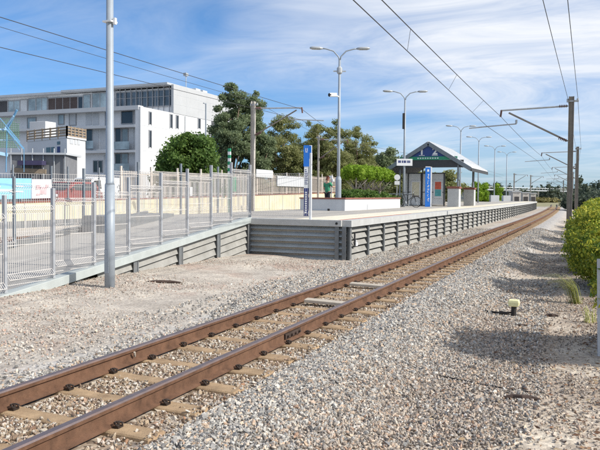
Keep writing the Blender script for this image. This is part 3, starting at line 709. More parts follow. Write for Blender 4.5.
# ------------------------------------------------------------------ small white building with slatted terrace
P0=at_depth(67,165,60); P1=at_depth(85.5,165,63); PL=at_depth(27.5,165,65)
e1=Vector((P1.x-P0.x,P1.y-P0.y)); e2=Vector((PL.x-P0.x,PL.y-P0.y)); foot=[(P1.x,P1.y),(P1.x+e2.x,P1.y+e2.y),(PL.x,PL.y),(P0.x,P0.y)]
zt=at_depth(67,138,60).z; zr=at_depth(67,127,60).z
sb=thing('small_building','small white two storey building with timber slatted roof terrace','building',(P0.x,P0.y,.95)); O=(P0.x,P0.y,.95)
MB().prism(foot,.7,zt).build('wall',M['bwhite'],sb,O)
MB().prism([(p[0]+(p[0]-(P1.x+PL.x)/2)*.03,p[1]+(p[1]-(P1.y+PL.y)/2)*.03) for p in foot],zt,zt+.16).build('roof_slab',M['bwhite'],sb,O)
def edge(a,b,t): return Vector((a[0]+(b[0]-a[0])*t,a[1]+(b[1]-a[1])*t))
for a,b in(((P0.x,P0.y),(P1.x,P1.y)),((PL.x,PL.y),(P0.x,P0.y))):
    mb=MB(); 
    for k in range(4): 
        z=zt+.22+k*.25; mb.bar((a[0],a[1],z),(b[0],b[1],z),.05,.13)
    mb.build('slat_screen',M['timber'],sb,O)
    n=5
    for k in range(n+1): q=edge(a,b,k/n); mb=MB(); mb.box(q.x-.06,q.y-.06,zt,q.x+.06,q.y+.06,zr+.1); mb.build('screen_post',M['timber'],sb,O)
mb=MB(); q=at_depth(42,124,66); mb.box(q.x-1.0,q.y-.6,zt,q.x+1.0,q.y+.8,zt+2.0); mb.build('roof_hut',M['bwhite'],sb,O,bevel=.03)
def wallwin(a,b,t0,t1,z0,z1,mat,name='window'):
    p=edge(a,b,t0); q=edge(a,b,t1); d=(q-p).normalized(); n=Vector((d.y,-d.x)); 
    mb=MB(); mb.loft([[(p.x+n.x*.03,p.y+n.y*.03,z0),(p.x-n.x*.02,p.y-n.y*.02,z0),(p.x-n.x*.02,p.y-n.y*.02,z1),(p.x+n.x*.03,p.y+n.y*.03,z1)],[(q.x+n.x*.03,q.y+n.y*.03,z0),(q.x-n.x*.02,q.y-n.y*.02,z0),(q.x-n.x*.02,q.y-n.y*.02,z1),(q.x+n.x*.03,q.y+n.y*.03,z1)]])
    return mb.build(name,mat,sb,O)
A=(PL.x,PL.y); B=(P0.x,P0.y); Cc=(P1.x,P1.y)
zw=lambda py: at_depth(60,py,61.5).z
for t0,t1,p0,p1,m in((.50,.60,153,147,'glass'),(.62,.70,153,147,'glass'),(.77,.84,145,142,'glass'),(.77,.84,153,147,'navy')): wallwin(A,B,t0,t1,zw(p0),zw(p1),M[m])
for t0,t1 in((.15,.32),(.4,.5),(.56,.68)): wallwin(B,Cc,t0,t1,zw(144.5),zw(139.5),M['bpanel'],'wall_sign')

# grey mesh sheeted yard under it
q0=at_depth(12,165,54); q1=at_depth(66,165,54)
yd=thing('site_shed','low grey shade cloth shed with dark purple awning before the white building','shed',(q0.x,q0.y,.95)); O=(q0.x,q0.y,.95)
zz1=at_depth(40,151,54).z; zz0=.9
mb=MB(); mb.prism([(q0.x,q0.y),(q1.x,q1.y),(q1.x-1.5,q1.y+3),(q0.x-1.5,q0.y+3)],zz0,zz1-.3); mb.build('shed_wall',M['shade'],yd,O)
mb=MB(); mb.prism([(q0.x-.3,q0.y-.3),(q1.x+.3,q1.y-.3),(q1.x-1.2,q1.y+3.2),(q0.x-1.8,q0.y+3.2)],zz1-.3,zz1-.15); mb.build('shed_roof',M['bpanel'],yd,O)
a=at_depth(20,163,53.4); b=at_depth(44,163,53.4); mb=MB(); mb.bar((a.x,a.y,a.z),(b.x,b.y,b.z),.9,.35); mb.build('awning',M['awning'],yd,O)
a=at_depth(12,170,53.5); b=at_depth(46,171.5,53.5); mb=MB(); mb.bar((a.x,a.y,a.z),(b.x,b.y,b.z),.2,.35); mb.build('base_board',M['timber'],yd,O)
for k in range(6):
    a=edge((q0.x,q0.y),(q1.x,q1.y),k/5); mb=MB(); mb.tube([(a.x,a.y-.12,.9),(a.x,a.y-.12,zz1+.2)],.05,6); mb.build('shed_post',M['galv'],yd,O)

# blue steel climbing frame
cf=thing('climbing_frame','blue steel climbing frame with splayed beams and green netting','climbing frame',tuple(at_depth(5,190,50).xy)+(.95,)); O=tuple(cf.location)
def A_(px,py,Z=50): return at_depth(px,py,Z)
for a,b,m,w in(((17,110),(7,129.5),'steelblue',.16),((13.5,116),(3,131),'steelpale',.12),((7,129.5),(24,149),'steelblue',.18),((5,127),(20,150),'steelpale',.1),((-12,129),(7,129.5),'steelpale',.16),((-10,151.5),(8,155),'steelpale',.35),((7,129.5),(6,172),'steelblue',.14),((24,149),(24,172),'steelblue',.12),((-6,129),(-6,172),'steelblue',.14),((-8,140),(16,140),'steelpale',.07),((0,118),(20,142),'steelblue',.08)):
    p=A_(*a); q=A_(*b,Z=50.4); mb=MB(); mb.bar(p,q,w*(.7 if b[1]<160 else .4)); mb.build('beam',M[m],cf,O)
mb=MB()
for k in range(14):
    mb.bar(A_(-4+k*1.7,119+abs(k-7)*.8,51),A_(-5+k*1.8,148,51),.035); mb.bar(A_(-4,118+k*2.2,51),A_(20,119+k*2.2,51),.03)
mb.build('climbing_net',M['net'],cf,O)

# ------------------------------------------------------------------ foliage
FUZZ=[.22]
def leaves(N,centers,radii,size,flat=.0,elong=1.6):
    """N leaf quads spread through clumps (centers n,3 / radii n,3)"""
    n=len(centers); vol=radii[:,0]*radii[:,1]*radii[:,2]; idx=RNG.choice(n,N,p=(vol**.67)/np.sum(vol**.67))
    d=RNG.normal(size=(N,3)); d/=np.linalg.norm(d,axis=1,keepdims=True); r=RNG.random(N)**.28
    P=centers[idx]+d*radii[idx]*r[:,None]+RNG.normal(size=(N,3))*radii[idx]*FUZZ[0]
    nrm=d*.7+RNG.normal(size=(N,3))*.6+np.array([0,0,flat]); nrm/=np.linalg.norm(nrm,axis=1,keepdims=True)
    t=np.cross(nrm,RNG.normal(size=(N,3))); t/=np.linalg.norm(t,axis=1,keepdims=True); b=np.cross(nrm,t)
    s=size*RNG.uniform(.6,1.35,N)
    a=t*(s*elong*.5)[:,None]; c=b*(s*.5)[:,None]; bow=nrm*(s*.12)[:,None]
    V=np.stack([P-a-bow,P+c*.9,P+a-bow,P-c*.9],1)
    return V.reshape(-1,3)
def lump(centers,radii,k=.72):
    Vs=[];Fs=[];o=0
    for c,r in zip(centers,radii):
        v=ICO*(1+RNG.normal(0,.12,(12,1)))*r*k+c; Vs.append(v); Fs.append(ICF+o); o+=12
    return np.concatenate(Vs),np.concatenate(Fs)
def crown_obj(name,mat,N,centers,radii,size,parent,org,core=.7,flat=0.,elong=1.6):
    V=leaves(N,centers,radii,size,flat,elong); Fq=np.arange(len(V)).reshape(-1,4)
    if core:
        lv,lf_=lump(centers,radii,core); lf4=np.concatenate([lf_,lf_[:,2:3]],1)
        # split core triangles into degenerate-free quads: use fan of 3 with centroid
        cen=lv[lf_].mean(1); nb=len(V)+len(lv); ci=np.arange(len(lf_))+nb; a,b,c=lf_.T+len(V)
        ab=(lv[lf_[:,0]]+lv[lf_[:,1]])/2; bc=(lv[lf_[:,1]]+lv[lf_[:,2]])/2; ca=(lv[lf_[:,2]]+lv[lf_[:,0]])/2
        m=len(lf_); iab=np.arange(m)+nb+m; ibc=iab+m; ica=ibc+m
        q=np.concatenate([np.stack([a,iab,ci,ica],1),np.stack([b,ibc,ci,iab],1),np.stack([c,ica,ci,ibc],1)])
        V=np.concatenate([V,lv,cen,ab,bc,ca]); Fq=np.concatenate([Fq,q])
    return np_mesh(name,V,Fq,4,mat,parent,org)
def clump_set(cx,cy,z0,z1,rx,ry,n,rmin,rmax,shape='round'):
    cs=[];rs=[]
    while len(cs)<n:
        u,v,w=random.uniform(-1,1),random.uniform(-1,1),random.uniform(0,1)
        if shape=='round': lim=1-(2*w-1)**2*.9
        elif shape=='dome': lim=1-(w**2)*.85
        elif shape=='box': lim=1-(w**4)*.55-.25*(1-w)**2
        elif shape=='tall': lim=(.35+1.3*w if w<.45 else 1.0-(w-.45)*1.25)
        else: lim=1
        if u*u+v*v>max(.05,lim)**(1 if shape!='tall' else 2): continue
        r=random.uniform(rmin,rmax)
        cs.append((cx+u*(rx-r*.6),cy+v*(ry-r*.6),z0+r*.5+w*(z1-z0-r*1.1))); rs.append((r*random.uniform(.85,1.25),r*random.uniform(.85,1.25),r*random.uniform(.6,.9)))
    return np.array(cs),np.array(rs)
def tree(name,label,cx,cy,g,zc0,z1,rx,ry,mat,N,size,n=26,rmin=.6,rmax=1.2,shape='round',bark='trunk',tr=.2,group=None,core=.6,elong=1.6,flat=0.):
    t=thing(name,label,'tree',(cx,cy,g),0,group); O=(cx,cy,g)
    cs,rs=clump_set(cx,cy,zc0,z1,rx,ry,n,rmin,rmax,shape)
    mb=MB(); zm=(zc0+z1)/2
    mb.tube([(cx,cy,g-.2),(cx+.05,cy,g+(zc0-g)*.5),(cx+.12,cy+.05,zc0+.3),(cx+.05,cy,zm+(z1-zm)*.4)],[tr*1.25,tr,tr*.85,tr*.3],8)
    for i in random.sample(range(n),min(n,11)):
        c=cs[i]; zb=zc0+random.uniform(-.2,.5)*(zm-zc0); mb.tube([(cx+.08,cy,zb),((cx+c[0])/2,(cy+c[1])/2,(zb+c[2])/2+.15),tuple(c)],[tr*.5,tr*.33,tr*.12],6)
    mb.build('trunk',M[bark],t,O,smooth=True)
    crown_obj('crown',mat,N,cs,rs,size,t,O,core,flat,elong)
    return t
def wxy(px,Z): p=at_depth(px,195,Z); return p.x,p.y
def zat(px,py,Z): return at_depth(px,py,Z).z
# dense round tree before the building's side
x,y=wxy(189,46); tree('bushy_tree','dense dark green rounded tree in front of the white side wall',x,y,.9,1.2,zat(189,131,46),2.75,2.5,M['leaf_dark'],40000,.14,110,.4,.75,'dome',core=.6)
# tall grey-green tree
x,y=wxy(230,60); tree('tall_tree','tall grey green gum tree towering beside the apartment block',x,y,.9,1.2,zat(230,84,60),2.7,2.6,M['leaf_euc'],46000,.12,120,.28,.6,'tall',tr=.28,core=.25)
x,y=wxy(254,61); tree('tall_tree','slimmer tall grey green gum tree right of the tallest one',x,y,.9,1.6,zat(254,90,61),2.0,1.9,M['leaf_euc'],34000,.12,90,.3,.6,'tall',tr=.22,core=.35)
# olive brown trees
for i,(px,Z,py,rp,lab) in enumerate(((283,66,117,28,'olive brown tree right beside the tall gum trees'),(306,70,122,29,'olive brown tree behind the blue topped sign'),(330,67,116,28,'olive brown tree with sparse top behind the nearer lamp post'),(356,72,126,27,'low olive brown tree behind the clipped green trees'))):
    x,y=wxy(px,Z); r=rp/680*Z; tree('olive_tree',lab,x,y,.9,.9,zat(px,py,Z),r,r,M['leaf_olive'],42000,.11,150,.28,.6,'dome',group='olive brown trees behind the fence',core=.35)
x,y=wxy(372,78); tree('bare_tree','thin greyish tree with sparse twigs left of the shelter',x,y,.9,2.5,zat(372,148,78),1.9,1.9,M['leaf_olive'],2600,.2,16,.4,.8,'round','trunkpale',.16,core=0)
x,y=wxy(391,74); tree('gum_tree','dark grey green tree rising behind the shelter roof',x,y,.9,1.4,zat(391,146,74),1.9,1.9,M['leaf_euc'],7000,.22,24,.5,.95,'round',core=.5)
x,y=wxy(400,70); tree('gum_tree','low yellowish green tree left of the shelter wall',x,y,.9,.9,zat(400,170,70),1.6,1.6,M['leaf_olive'],5000,.2,18,.45,.8,'dome',core=.55)
x,y=wxy(449,66); tree('gum_tree','olive tree seen through the shelter between posts',x,y,.9,1.2,zat(449,166,66),1.5,1.5,M['leaf_olive'],5000,.18,18,.4,.75,'dome',core=.55)
x,y=wxy(430,68); tree('gum_tree','olive tree seen through the middle of the shelter',x,y,.9,1.2,zat(430,166,68),1.6,1.6,M['leaf_olive'],4000,.2,16,.4,.75,'dome',core=.55)
FUZZ[0]=.08
# clipped bright trees in a row
for i,yy in enumerate((40.9,42.7,44.5,46.3)):
    lab=['bright green clipped tree nearest the lamp post, first of its row','second bright green clipped tree in the row before the shelter','third bright green clipped tree in the row before the shelter','last bright green clipped tree in the row, closest to the shelter'][i]
    cx,cy=-13.5,yy; t=thing('clipped_tree',lab,'tree',(cx,cy,PZ),0,'bright clipped trees in a row'); O=(cx,cy,PZ)
    mb=MB(); mb.tube([(cx,cy,.3),(cx,cy,2.2),(cx+.03,cy,3.0)],[.09,.075,.04],8)
    for k in range(5): a=k*1.26; mb.tube([(cx,cy,2.1),(cx+.8*math.cos(a),cy+.8*math.sin(a),2.9)],[.05,.02],5)
    mb.build('trunk',M['trunkpale'],t,O,smooth=True)
    cs=[];rs=[]
    for k in range(22):
        a=k*2.4; rr=.78*math.sqrt(k/22); cs.append((cx+rr*math.cos(a),cy+rr*math.sin(a),3.05+.34*(1-rr*rr)+random.uniform(-.06,.06))); rs.append((.36,.36,.40))
    crown_obj('crown',M['leaf_bright'],9000,np.array(cs),np.array(rs),.085,t,O,.85)
FUZZ[0]=.12
# dark shrubs in the planter and behind
def shrub(name,label,cx,cy,g,rx,ry,hh,mat,N,size,n=16,rmin=.25,rmax=.45,group=None,core=.72,cat='shrub',shape='dome',lift=0.):
    t=thing(name,label,cat,(cx,cy,g),0,group); O=(cx,cy,g)
    cs,rs=clump_set(cx,cy,g-.05+lift,g+hh,rx,ry,n,rmin,rmax,shape)
    mb=MB()
    for k in range(6):
        c=cs[k]; mb.tube([(cx+random.uniform(-.1,.1),cy+random.uniform(-.1,.1),g-.1),tuple((np.array([cx,cy,g])+c)/2+[0,0,.1]),tuple(c)],[.035,.025,.012],5)
    mb.build('stems',M['trunk'],t,O); crown_obj('foliage',mat,N,cs,rs,size,t,O,core); return t
for i,(px,Z,py,w,lab) in enumerate(((352,37,185,1.0,'dark green shrub in the planter right of the lamp post sleeve'),(366,38.5,190,.9,'dark shrub in the planter below the clipped trees'),(380,41,190.5,.9,'low dark shrub in the planter toward the bicycle'),(391,44,189.5,.9,'dark shrub at the planter end left of the bicycle'))):
    x,y=wxy(px,Z); shrub('planter_shrub',lab,x,y,PZ,w,w,zat(px,py,Z)-PZ,M['leaf_dark'],4500,.09,14,.25,.45,'dark shrubs in the planter')
for i,(px,Z,w,py,lab) in enumerate(((477,90,.85,180,'rounded green clipped bush at the middle of the platform'),(484,91,.8,181,'rounded green clipped bush touching its left neighbour'),(498,108,.95,183,'rounded green clipped bush farther along the platform'))):
    x,y=wxy(px,Z); shrub('clipped_bush',lab,x,y,PZ,w,w,zat(px,py,Z)-PZ,M['leaf_bright'],4000,.13,16,.4,.6,'clipped bushes on the platform',.85,'bush')
# golden hedge shrubs on the right
HS=((1.2,9.9,1.3,1.15,1.62,36000,.042),(.78,16.6,1.35,1.9,1.56,56000,.04),(.6,20.6,1.35,2.0,1.66,46000,.046),(.6,24.2,1.4,2.3,1.66,34000,.055),(.66,29.2,1.4,2.5,1.66,26000,.065),(.8,35,1.4,2.8,1.7,22000,.08),(.95,41.5,1.5,3.4,1.7,18000,.1),(1.05,49,1.5,4,1.7,15000,.12),(1.1,59,1.6,5.5,1.75,13000,.14))
lab=['golden green shrub at the frame edge overhanging the white fence post','golden green shrub with the dark hollow base behind the grass tuft','golden green shrub just beyond the largest near one','golden green shrub in the middle of the hedge row','golden green shrub level with the first overhead mast','golden green shrub just beyond the first overhead mast','golden green shrub seventh along the hedge row','golden green shrub second from the far hedge end','golden green shrub at the far end of the hedge row']
for (cx,cy,rx,ry,hh,N,s),l in zip(HS,lab):
    cx+=bend(cy); shrub('hedge_shrub',l,cx,cy,h(cx,cy),rx,ry,hh+.2,M['leaf_hedge'],N,s,80,.22,.42,'golden green shrubs of the hedge row',.7,'shrub','box',.62 if cy<12 else 0.)
FUZZ[0]=.2
# far shrubs and land behind hedge
for (px,Z,w,hh,lab) in((592,95,5,2.6,'dark green tree low on the skyline right of the masts'),(604,120,6,3.6,'dark green tree at the right skyline edge')):
    x,y=wxy(px,Z); tree('skyline_tree',lab,x,y,.0,.2,hh,w,w,M['leaf_far'],6000,.3,24,.7,1.3,'dome',core=.7)

# far treeline (reads as one mass) with gaps
cs=[];rs=[]
for i in range(260):
    px=random.uniform(380,660); Z=random.uniform(260,420); p=at_depth(px,193,Z); top=random.choice((3,3.6,4.2,5.2))*(1+.3*math.sin(px*.13)+.25*math.sin(px*.41+1))*(.7+.8*random.random())
    if 505<px<548: top*=.75
    for k in range(3):
        cs.append((p.x+random.uniform(-2,2),p.y+random.uniform(-2,2),.5+top*(k+.4)/3)); r=random.uniform(1.2,2.3)*(1.2-.25*k); rs.append((r*1.2,r*1.2,top/4.4))
cs=np.array(cs); rs=np.array(rs)
o=crown_obj('far_trees',M['leaf_far'],42000,cs,rs,.7,None,(0,0,0),.75); tag(o,'dark band of distant trees along the horizon','trees',kind='stuff')
cs=[];rs=[]
for i in range(300):
    px=random.uniform(-60,700); Z=random.uniform(700,1100); p=at_depth(px,193,Z); cs.append((p.x,p.y,4)); rs.append((random.uniform(14,30),12,random.uniform(5,11)))
cs=np.array(cs); rs=np.array(rs)
o=crown_obj('far_hills',M['leaf_far'],16000,cs,rs,2.6,None,(0,0,0),.9); tag(o,'low wooded ridge on the horizon','hills',kind='structure')
# grass mound at the far track end
x,y=wxy(541,170)
cs=[];rs=[]
for k in range(40):
    px=random.uniform(528,556); Z=random.uniform(190,215); p=at_depth(px,198,Z); cs.append((p.x,p.y,.7)); rs.append((1.6,1.6,random.uniform(.4,.9)))
o=crown_obj('verge_grass',leaf_mat('verge_yellow',[(0,(.10,.10,.03)),(1,(.34,.29,.12))]),5000,np.array(cs),np.array(rs),.4,None,(0,0,0),.8); tag(o,'yellowish dry grass on the verge where the track disappears','grass',kind='stuff')

# ------------------------------------------------------------------ overhead line masts
def mast(label,x,y,top,side,mat,boom=3.9,zb=5.75,group=None,g=-.3,zc=5.1,drop=True,w=1.):
    t=thing('overhead_mast',label,'mast',(x,y,g),0,group); s=side
    mb=MB(); a,b=.115*w,.1*w
    mb.box(-a,-b,0,-a+.02,b,top-g); mb.box(a-.02,-b,0,a,b,top-g); mb.box(-a+.02,-.012,0,a-.02,.012,top-g); mb.build('column',mat,t)
    mb=MB(); mb.box(-.28,-.28,-.3,.28,.28,.25); mb.build('footing',M['coping'],t,bevel=.02)
    mb=MB(); mb.tube([(s*.13,0,zb+.33-g),(s*boom,0,zb+.24-g)],.04,8); mb.build('boom',M['galv'],t)
    mb=MB(); mb.tube([(s*.13,0,zb-1.25-g),(s*(boom-.35),0,zb+.12-g)],.042,8); mb.build('strut',M['mast'],t)
    mb=MB(); 
    for k in range(5): mb.tube([(s*(.2+.07*k),0,zb-1.22+.07*k*.39-g),(s*(.23+.07*k),0,zb-1.21+.07*k*.39-g)],[.085,.06],10)
    for k in range(5): mb.tube([(s*(.2+.07*k),0,zb+.33-g),(s*(.23+.07*k),0,zb+.33-g)],[.08,.055],10)
    mb.build('insulator',M['insul'],t)
    mb=MB(); mb.tube([(s*(boom-.02),0,zb+.26-g),(s*(boom+.02),0,zb-.06-g)],.045,8); mb.build('messenger_clamp',M['insul'],t)
    if drop:
        mb=MB(); zr_=zb-.42
        mb.tube([(s*2.35,0,zr_+.02-g),(s*4.5,0,zr_-.12-g)],.03,8); mb.tube([(s*2.36,0,zb-.38-g),(s*2.36,0,zb-.22-g)],.05,8)
        mb.tube([(s*4.4,0,zr_-.1-g),(s*3.6,0,zc+.02-g)],.015,6)
        mb.build('registration_arm',M['galv'],t)
    mb=MB(); mb.box(-.2,-.05,top-.25-g,.3,.05,top-.17-g); mb.tube([(.26,0,top-.25-g),(.26,0,top-.1-g)],.045,8); mb.tube([(-.16,0,top-.25-g),(-.16,0,top-.1-g)],.045,8); mb.build('feeder_bracket',M['galv'],t)
    return t
MX=[(-.78,33.),(-.86,66.),(-.95,99.),(-1.0,132.),(-1.1,165.),(-1.2,198.)]
labs=['tall dark steel mast nearest the hedge carrying the overhead wires','overhead mast second along the hedge line','overhead mast third along the hedge line','overhead mast fourth along the hedge line','overhead mast fifth along the hedge line','overhead mast farthest along the hedge line']
for (x,y),l in zip(MX,labs): mast(l,x+bend(y),y,6.35,-1,M['mast'],3.0+.05,5.6,'overhead masts beside the hedge')
pA=at_depth(253,150,40.5); mast('pale mast at the picket fence carrying the second track wires',pA.x,pA.y,7.35,1,M['mastpale'],3.15,6.6,None,.3,6.1)
pB=at_depth(318.5,150,58); mast('thin pale mast between the blue sign and the lamp post',pB.x,pB.y,6.9,1,M['mastpale'],2.6,6.2,None,.3,5.8,False,.6)
for px,Z,l in((530.5,150,'pale mast far off beside the second track, left one'),(514,140,'pale mast far off beyond the last platform lamps')):
    p=at_depth(px,190,Z); mast(l,p.x,p.y,6.6,1,M['mastpale'],2.6,6.0,'far masts of the second track',.0,5.6,False)
def cable(name,label,pts,r=.011,group=None,sag=0.):
    P=[]
    for i in range(len(pts)-1):
        a=Vector(pts[i]); b=Vector(pts[i+1]); n=12
        for k in range(n+(i==len(pts)-2)):
            t=k/n; q=a.lerp(b,t); q.z-=sag*4*t*(1-t); P.append(q)
    mb=MB(); mb.tube(P,r,6); return tag(mb.build(name,M['cable'],org=tuple(P[0])),label,'cable',group)
cx=lambda i:-3.75+bend(MX[i][1])
cw_=cable('contact_wire','lower overhead wire above the near track',[(-3.2,-2,5.05)]+[(MX[i][0]-3.65-(0 if i else .02)+bend(MX[i][1])+(.25 if i%2 else 0),MX[i][1],5.12) for i in range(6)],.010)
mw=cable('messenger_wire','upper sagging overhead wire above the near track',[(-3.62,-2,5.75)]+[(MX[i][0]-3.05+bend(MX[i][1]),MX[i][1],5.55) for i in range(6)],.011,None,.1)
mb=MB()
for y in(9,15,21,27): 
    t=(y+2)/35.; mb.tube([(-3.62-.2*t,y,5.75-.2*t-.1*4*t*(1-t)),(-3.2-1.2*t,y,5.055+.06*t)],.005,5)
mb.build('dropper',M['cable'],mw,org=(-3.62,-2,5.75))
for dx,l in((.26,'feeder wire on the hedge side of the mast tops'),(-.16,'feeder wire on the track side of the mast tops')):
    cable('feeder_wire',l,[(-.85+dx*1.4,-2,6.2)]+[(x+bend(y)+dx,y,6.28) for x,y in MX],.009,None,.08)
# second track wires crossing the left sky
xa=pA.x
cable('messenger_wire','upper overhead wire crossing before the apartment block',[(-16.3,2,7.15),(xa+3.15,pA.y,6.75),(pB.x+2.6,pB.y,6.3),(-14.6,90,6.0),(-15.5,140,6.0)],.012,None,.06)
cable('contact_wire','lower overhead wire crossing before the apartment block',[(-16.6,2,6.1),(xa+3.1,pA.y,6.15),(pB.x+2.5,pB.y,5.8),(-14.9,90,5.5),(-15.7,140,5.5)],.011)
cable('feeder_wire','high feeder wire running to the pale mast top',[(-19.3,2,7.9),(xa+.26,pA.y,7.3),(pB.x+.26,pB.y,6.85)],.009,None,.1)

# ------------------------------------------------------------------ lamp posts
def lamp(label,x,y,g,top,arms=True,group=None,scale=1.,sleeve=True,cctv=False,speaker=False,plinth=None):
    t=thing('lamp_post',label,'lamp post',(x,y,g),R(23),group); H=top-g
    mb=MB(); mb.tube([(0,0,-.1),(0,0,H*.45),(0,0,H-.55)],[.085,.07,.055],12); mb.build('pole',M['lamp'],t,smooth=True)
    if sleeve: mb=MB(); mb.lathe([(.14,-.05),(.14,1.45),(.10,1.6)],12); mb.build('base_sleeve',M['lamp'],t,smooth=False)
    for s in(-1,1):
        mb=MB(); mb.tube([(0,0,H-.6),(s*.06,0,H-.38),(s*.3,0,H-.12),(s*.65,0,H-.02),(s*.85,0,H)],.032,8); mb.build('arm',M['lamp'],t,smooth=True)
        mb=MB(); mb.loft([[(s*(.8+.62*u),w*a,H-.0+z*b+.02*u) for a,b in((-1,0),(-.7,-1),(.7,-1),(1,0),(.6,1),(-.6,1))] for u,w,z in((0,.05,.035),(.25,.11,.06),(.8,.13,.06),(1,.06,.03))]); mb.build('lamp_head',M['galv'],t,smooth=True)
    if cctv:
        mb=MB(); mb.tube([(0,0,5.35),(-.12,-.12,5.4)],.035,8); mb.loft([[(-.12+u*-.34,-.12-u*.22+a*.09,5.44+b*.08-u*.03) for a,b in((-1,-1),(1,-1),(1,1),(-1,1))] for u in(0,.2,1)]); mb.build('camera',M['white'],t,bevel=.01)
        mb=MB(); mb.tube([(-.44,-.33,5.41),(-.5,-.37,5.40)],.085,10); mb.build('camera_hood',M['black'],t)
        mb=MB(); mb.lathe([(.09,6.45),(.13,6.5),(.13,6.72),(.06,6.8)],10); mb.box(-.3,-.03,6.55,.3,.03,6.6); mb.build('floodlight_ring',M['galv'],t)
    if speaker:
        mb=MB(); mb.loft([[(-.09+a*.07,-.1+b*.07,4.95+k*1.0) for a,b in((-1,-1),(1,-1),(1,1),(-1,1))] for k in(0,1)]); mb.build('speaker_column',M['black'],t,bevel=.015)
        mb=MB(); mb.box(-.5,-.12,2.62,.5,-.085,3.06); o=mb.build('name_sign',M['white'],t)
        mb=MB()
        for k,w in enumerate((.1,.06,.08,.1,.05,.09,.07)): mb.box(-.4+k*.115,-.1235,2.8,-.4+k*.115+w,-.1205,2.95)
        mb.build('sign_lettering',M['navy'],o)
    if plinth:
        mb=MB(); mb.box(-.55,-.45,-.05,.55,.45,.85); mb.build('plinth',M['whitewall'],t,bevel=.02)
    return t
tl=8.62
lamp('double armed lamp post carrying a camera, standing in the planter',-10.95,30.5,PZ,8.75,cctv=True,group='lamp posts along the platform')
lamp('double armed lamp post with black speaker and small white sign by the bicycle',-10.85,42.6,PZ,8.45,speaker=True,group='lamp posts along the platform',sleeve=False)
ll=['double armed lamp post just beyond the shelter roof','double armed lamp post left of the first white plinth pair','double armed lamp post standing on the nearer white plinth','double armed lamp post standing on the farther white plinth']
for i,(px,py,Z) in enumerate(((461,126,64),(479,137,76),(495,146,89),(507,152,101))):
    p=at_depth(px,py,Z); lamp(ll[i],p.x,p.y,PZ,p.z,group='lamp posts along the platform',sleeve=False,plinth=(i>1))
t=thing('lamp_post','tall plain grey pole rising from the gravel before the ramp fence','lamp post',(-8.49,10.64,-.05)); 
mb=MB(); mb.tube([(0,0,-.15),(0,0,2.05)],[.098,.095],16); mb.build('pole_base',M['lamp'],t,smooth=True)
mb=MB(); mb.tube([(0,0,2.05),(0,0,2.08),(0,0,9.2)],[.095,.078,.055],16); mb.build('pole',M['lamp'],t,smooth=True)
for s in(-1,1):
    mb=MB(); mb.tube([(0,0,9.15),(s*.3,0,9.5),(s*.85,0,9.62)],.032,8); mb.build('arm',M['lamp'],t); mb=MB(); mb.loft([[(s*(.8+.62*u),w*a,9.62+z*b) for a,b in((-1,0),(-.7,-1),(.7,-1),(1,0),(.6,1),(-.6,1))] for u,w,z in((0,.05,.035),(.25,.11,.06),(.8,.13,.06),(1,.06,.03))]); mb.build('lamp_head',M['galv'],t,smooth=True)
mb=MB(); mb.box(.09,-.03,5.1,.14,.03,5.22); mb.box(-.1,-.1,5.14,.1,.1,5.17); mb.build('clamp',M['white'],t)
mb=MB(); mb.box(-.05,-.1,.35,.05,-.094,.8); mb.build('hatch',M['lamp'],t)

# ------------------------------------------------------------------ platform furniture
# planter wall: corner at (-10.2,29.3)
pl=thing('planter_wall','low white rendered planter wall with brown coping on the platform','planter',(-10.2,29.3,PZ)); O=(-10.2,29.3,PZ)
mb=MB(); mb.box(-12.4,29.3,PZ-.1,-10.35,29.55,1.64); mb.build('front_wall',M['shadetint'],pl,O)
mb=MB(); mb.box(-10.35,29.3,PZ-.1,-10.2,39.2,1.64); mb.build('side_wall',M['whitewall'],pl,O)
mb=MB(); mb.box(-12.44,29.26,1.642,-10.3,29.6,1.71); mb.build('coping',M['browncap'],pl,O,bevel=.01)
mb=MB(); mb.box(-10.38,29.602,1.642,-10.16,39.24,1.71); mb.box(-10.298,29.26,1.642,-10.16,29.598,1.71); mb.build('coping',M['browncap'],pl,O,bevel=.01)
mb=MB(); mb.box(-12.3,29.56,PZ-.05,-10.4,39,1.5); mb.build('soil',M['trunk'],pl,O)
# ball-like stone on the wall foot
mb=MB(); mb.box(-10.9,28.9,PZ,-10.8,29.0,PZ+.1); tag(mb.build('bollard_cap',M['black'],org=(-10.85,28.95,PZ),bevel=.02),'small black block on the platform before the planter wall','block')
# blue totem near the corner
tx,ty=-8.78,21.4; t=thing('sign_totem','tall sign post with blue top, white middle and navy foot near the platform corner','sign',(tx,ty,PZ),R(14))
mb=MB(); mb.box(-.13,-.05,0,.02,.05,.95); mb.build('navy_panel',M['navy'],t)
mb=MB(); mb.box(.05,-.06,0,.12,.06,2.4); mb.build('side_post',M['white'],t)
mb=MB(); mb.box(-.13,-.05,.95,.02,.05,1.68); mb.build('white_panel',M['white'],t)
mb=MB(); mb.box(-.15,-.06,1.68,.045,.06,2.4); mb.build('blue_panel',M['blue'],t)
mb=MB(); mb.box(.05,-.064,1.95,.12,-.0605,2.38); mb.build('side_blue',M['blue'],t)
mb=MB(); mb.box(-.09,-.064,2.2,-.07,-.0605,2.3); mb.box(-.035,-.064,2.2,-.015,-.0605,2.3); mb.box(-.09,-.064,2.16,-.015,-.0605,2.185); mb.build('symbol',M['white'],t)
mb=MB()
for k in range(9): mb.box(-.1,-.054,1.08+k*.06,-.1+.05+.06*random.random(),-.0505,1.105+k*.06)
mb.build('timetable_print',M['navy'],t)
mb=MB()
for k in range(10): mb.box(-.09,-.054,.1+k*.075,-.03,-.0505,.1+k*.075+.05)
mb.build('lettering',M['white'],t)
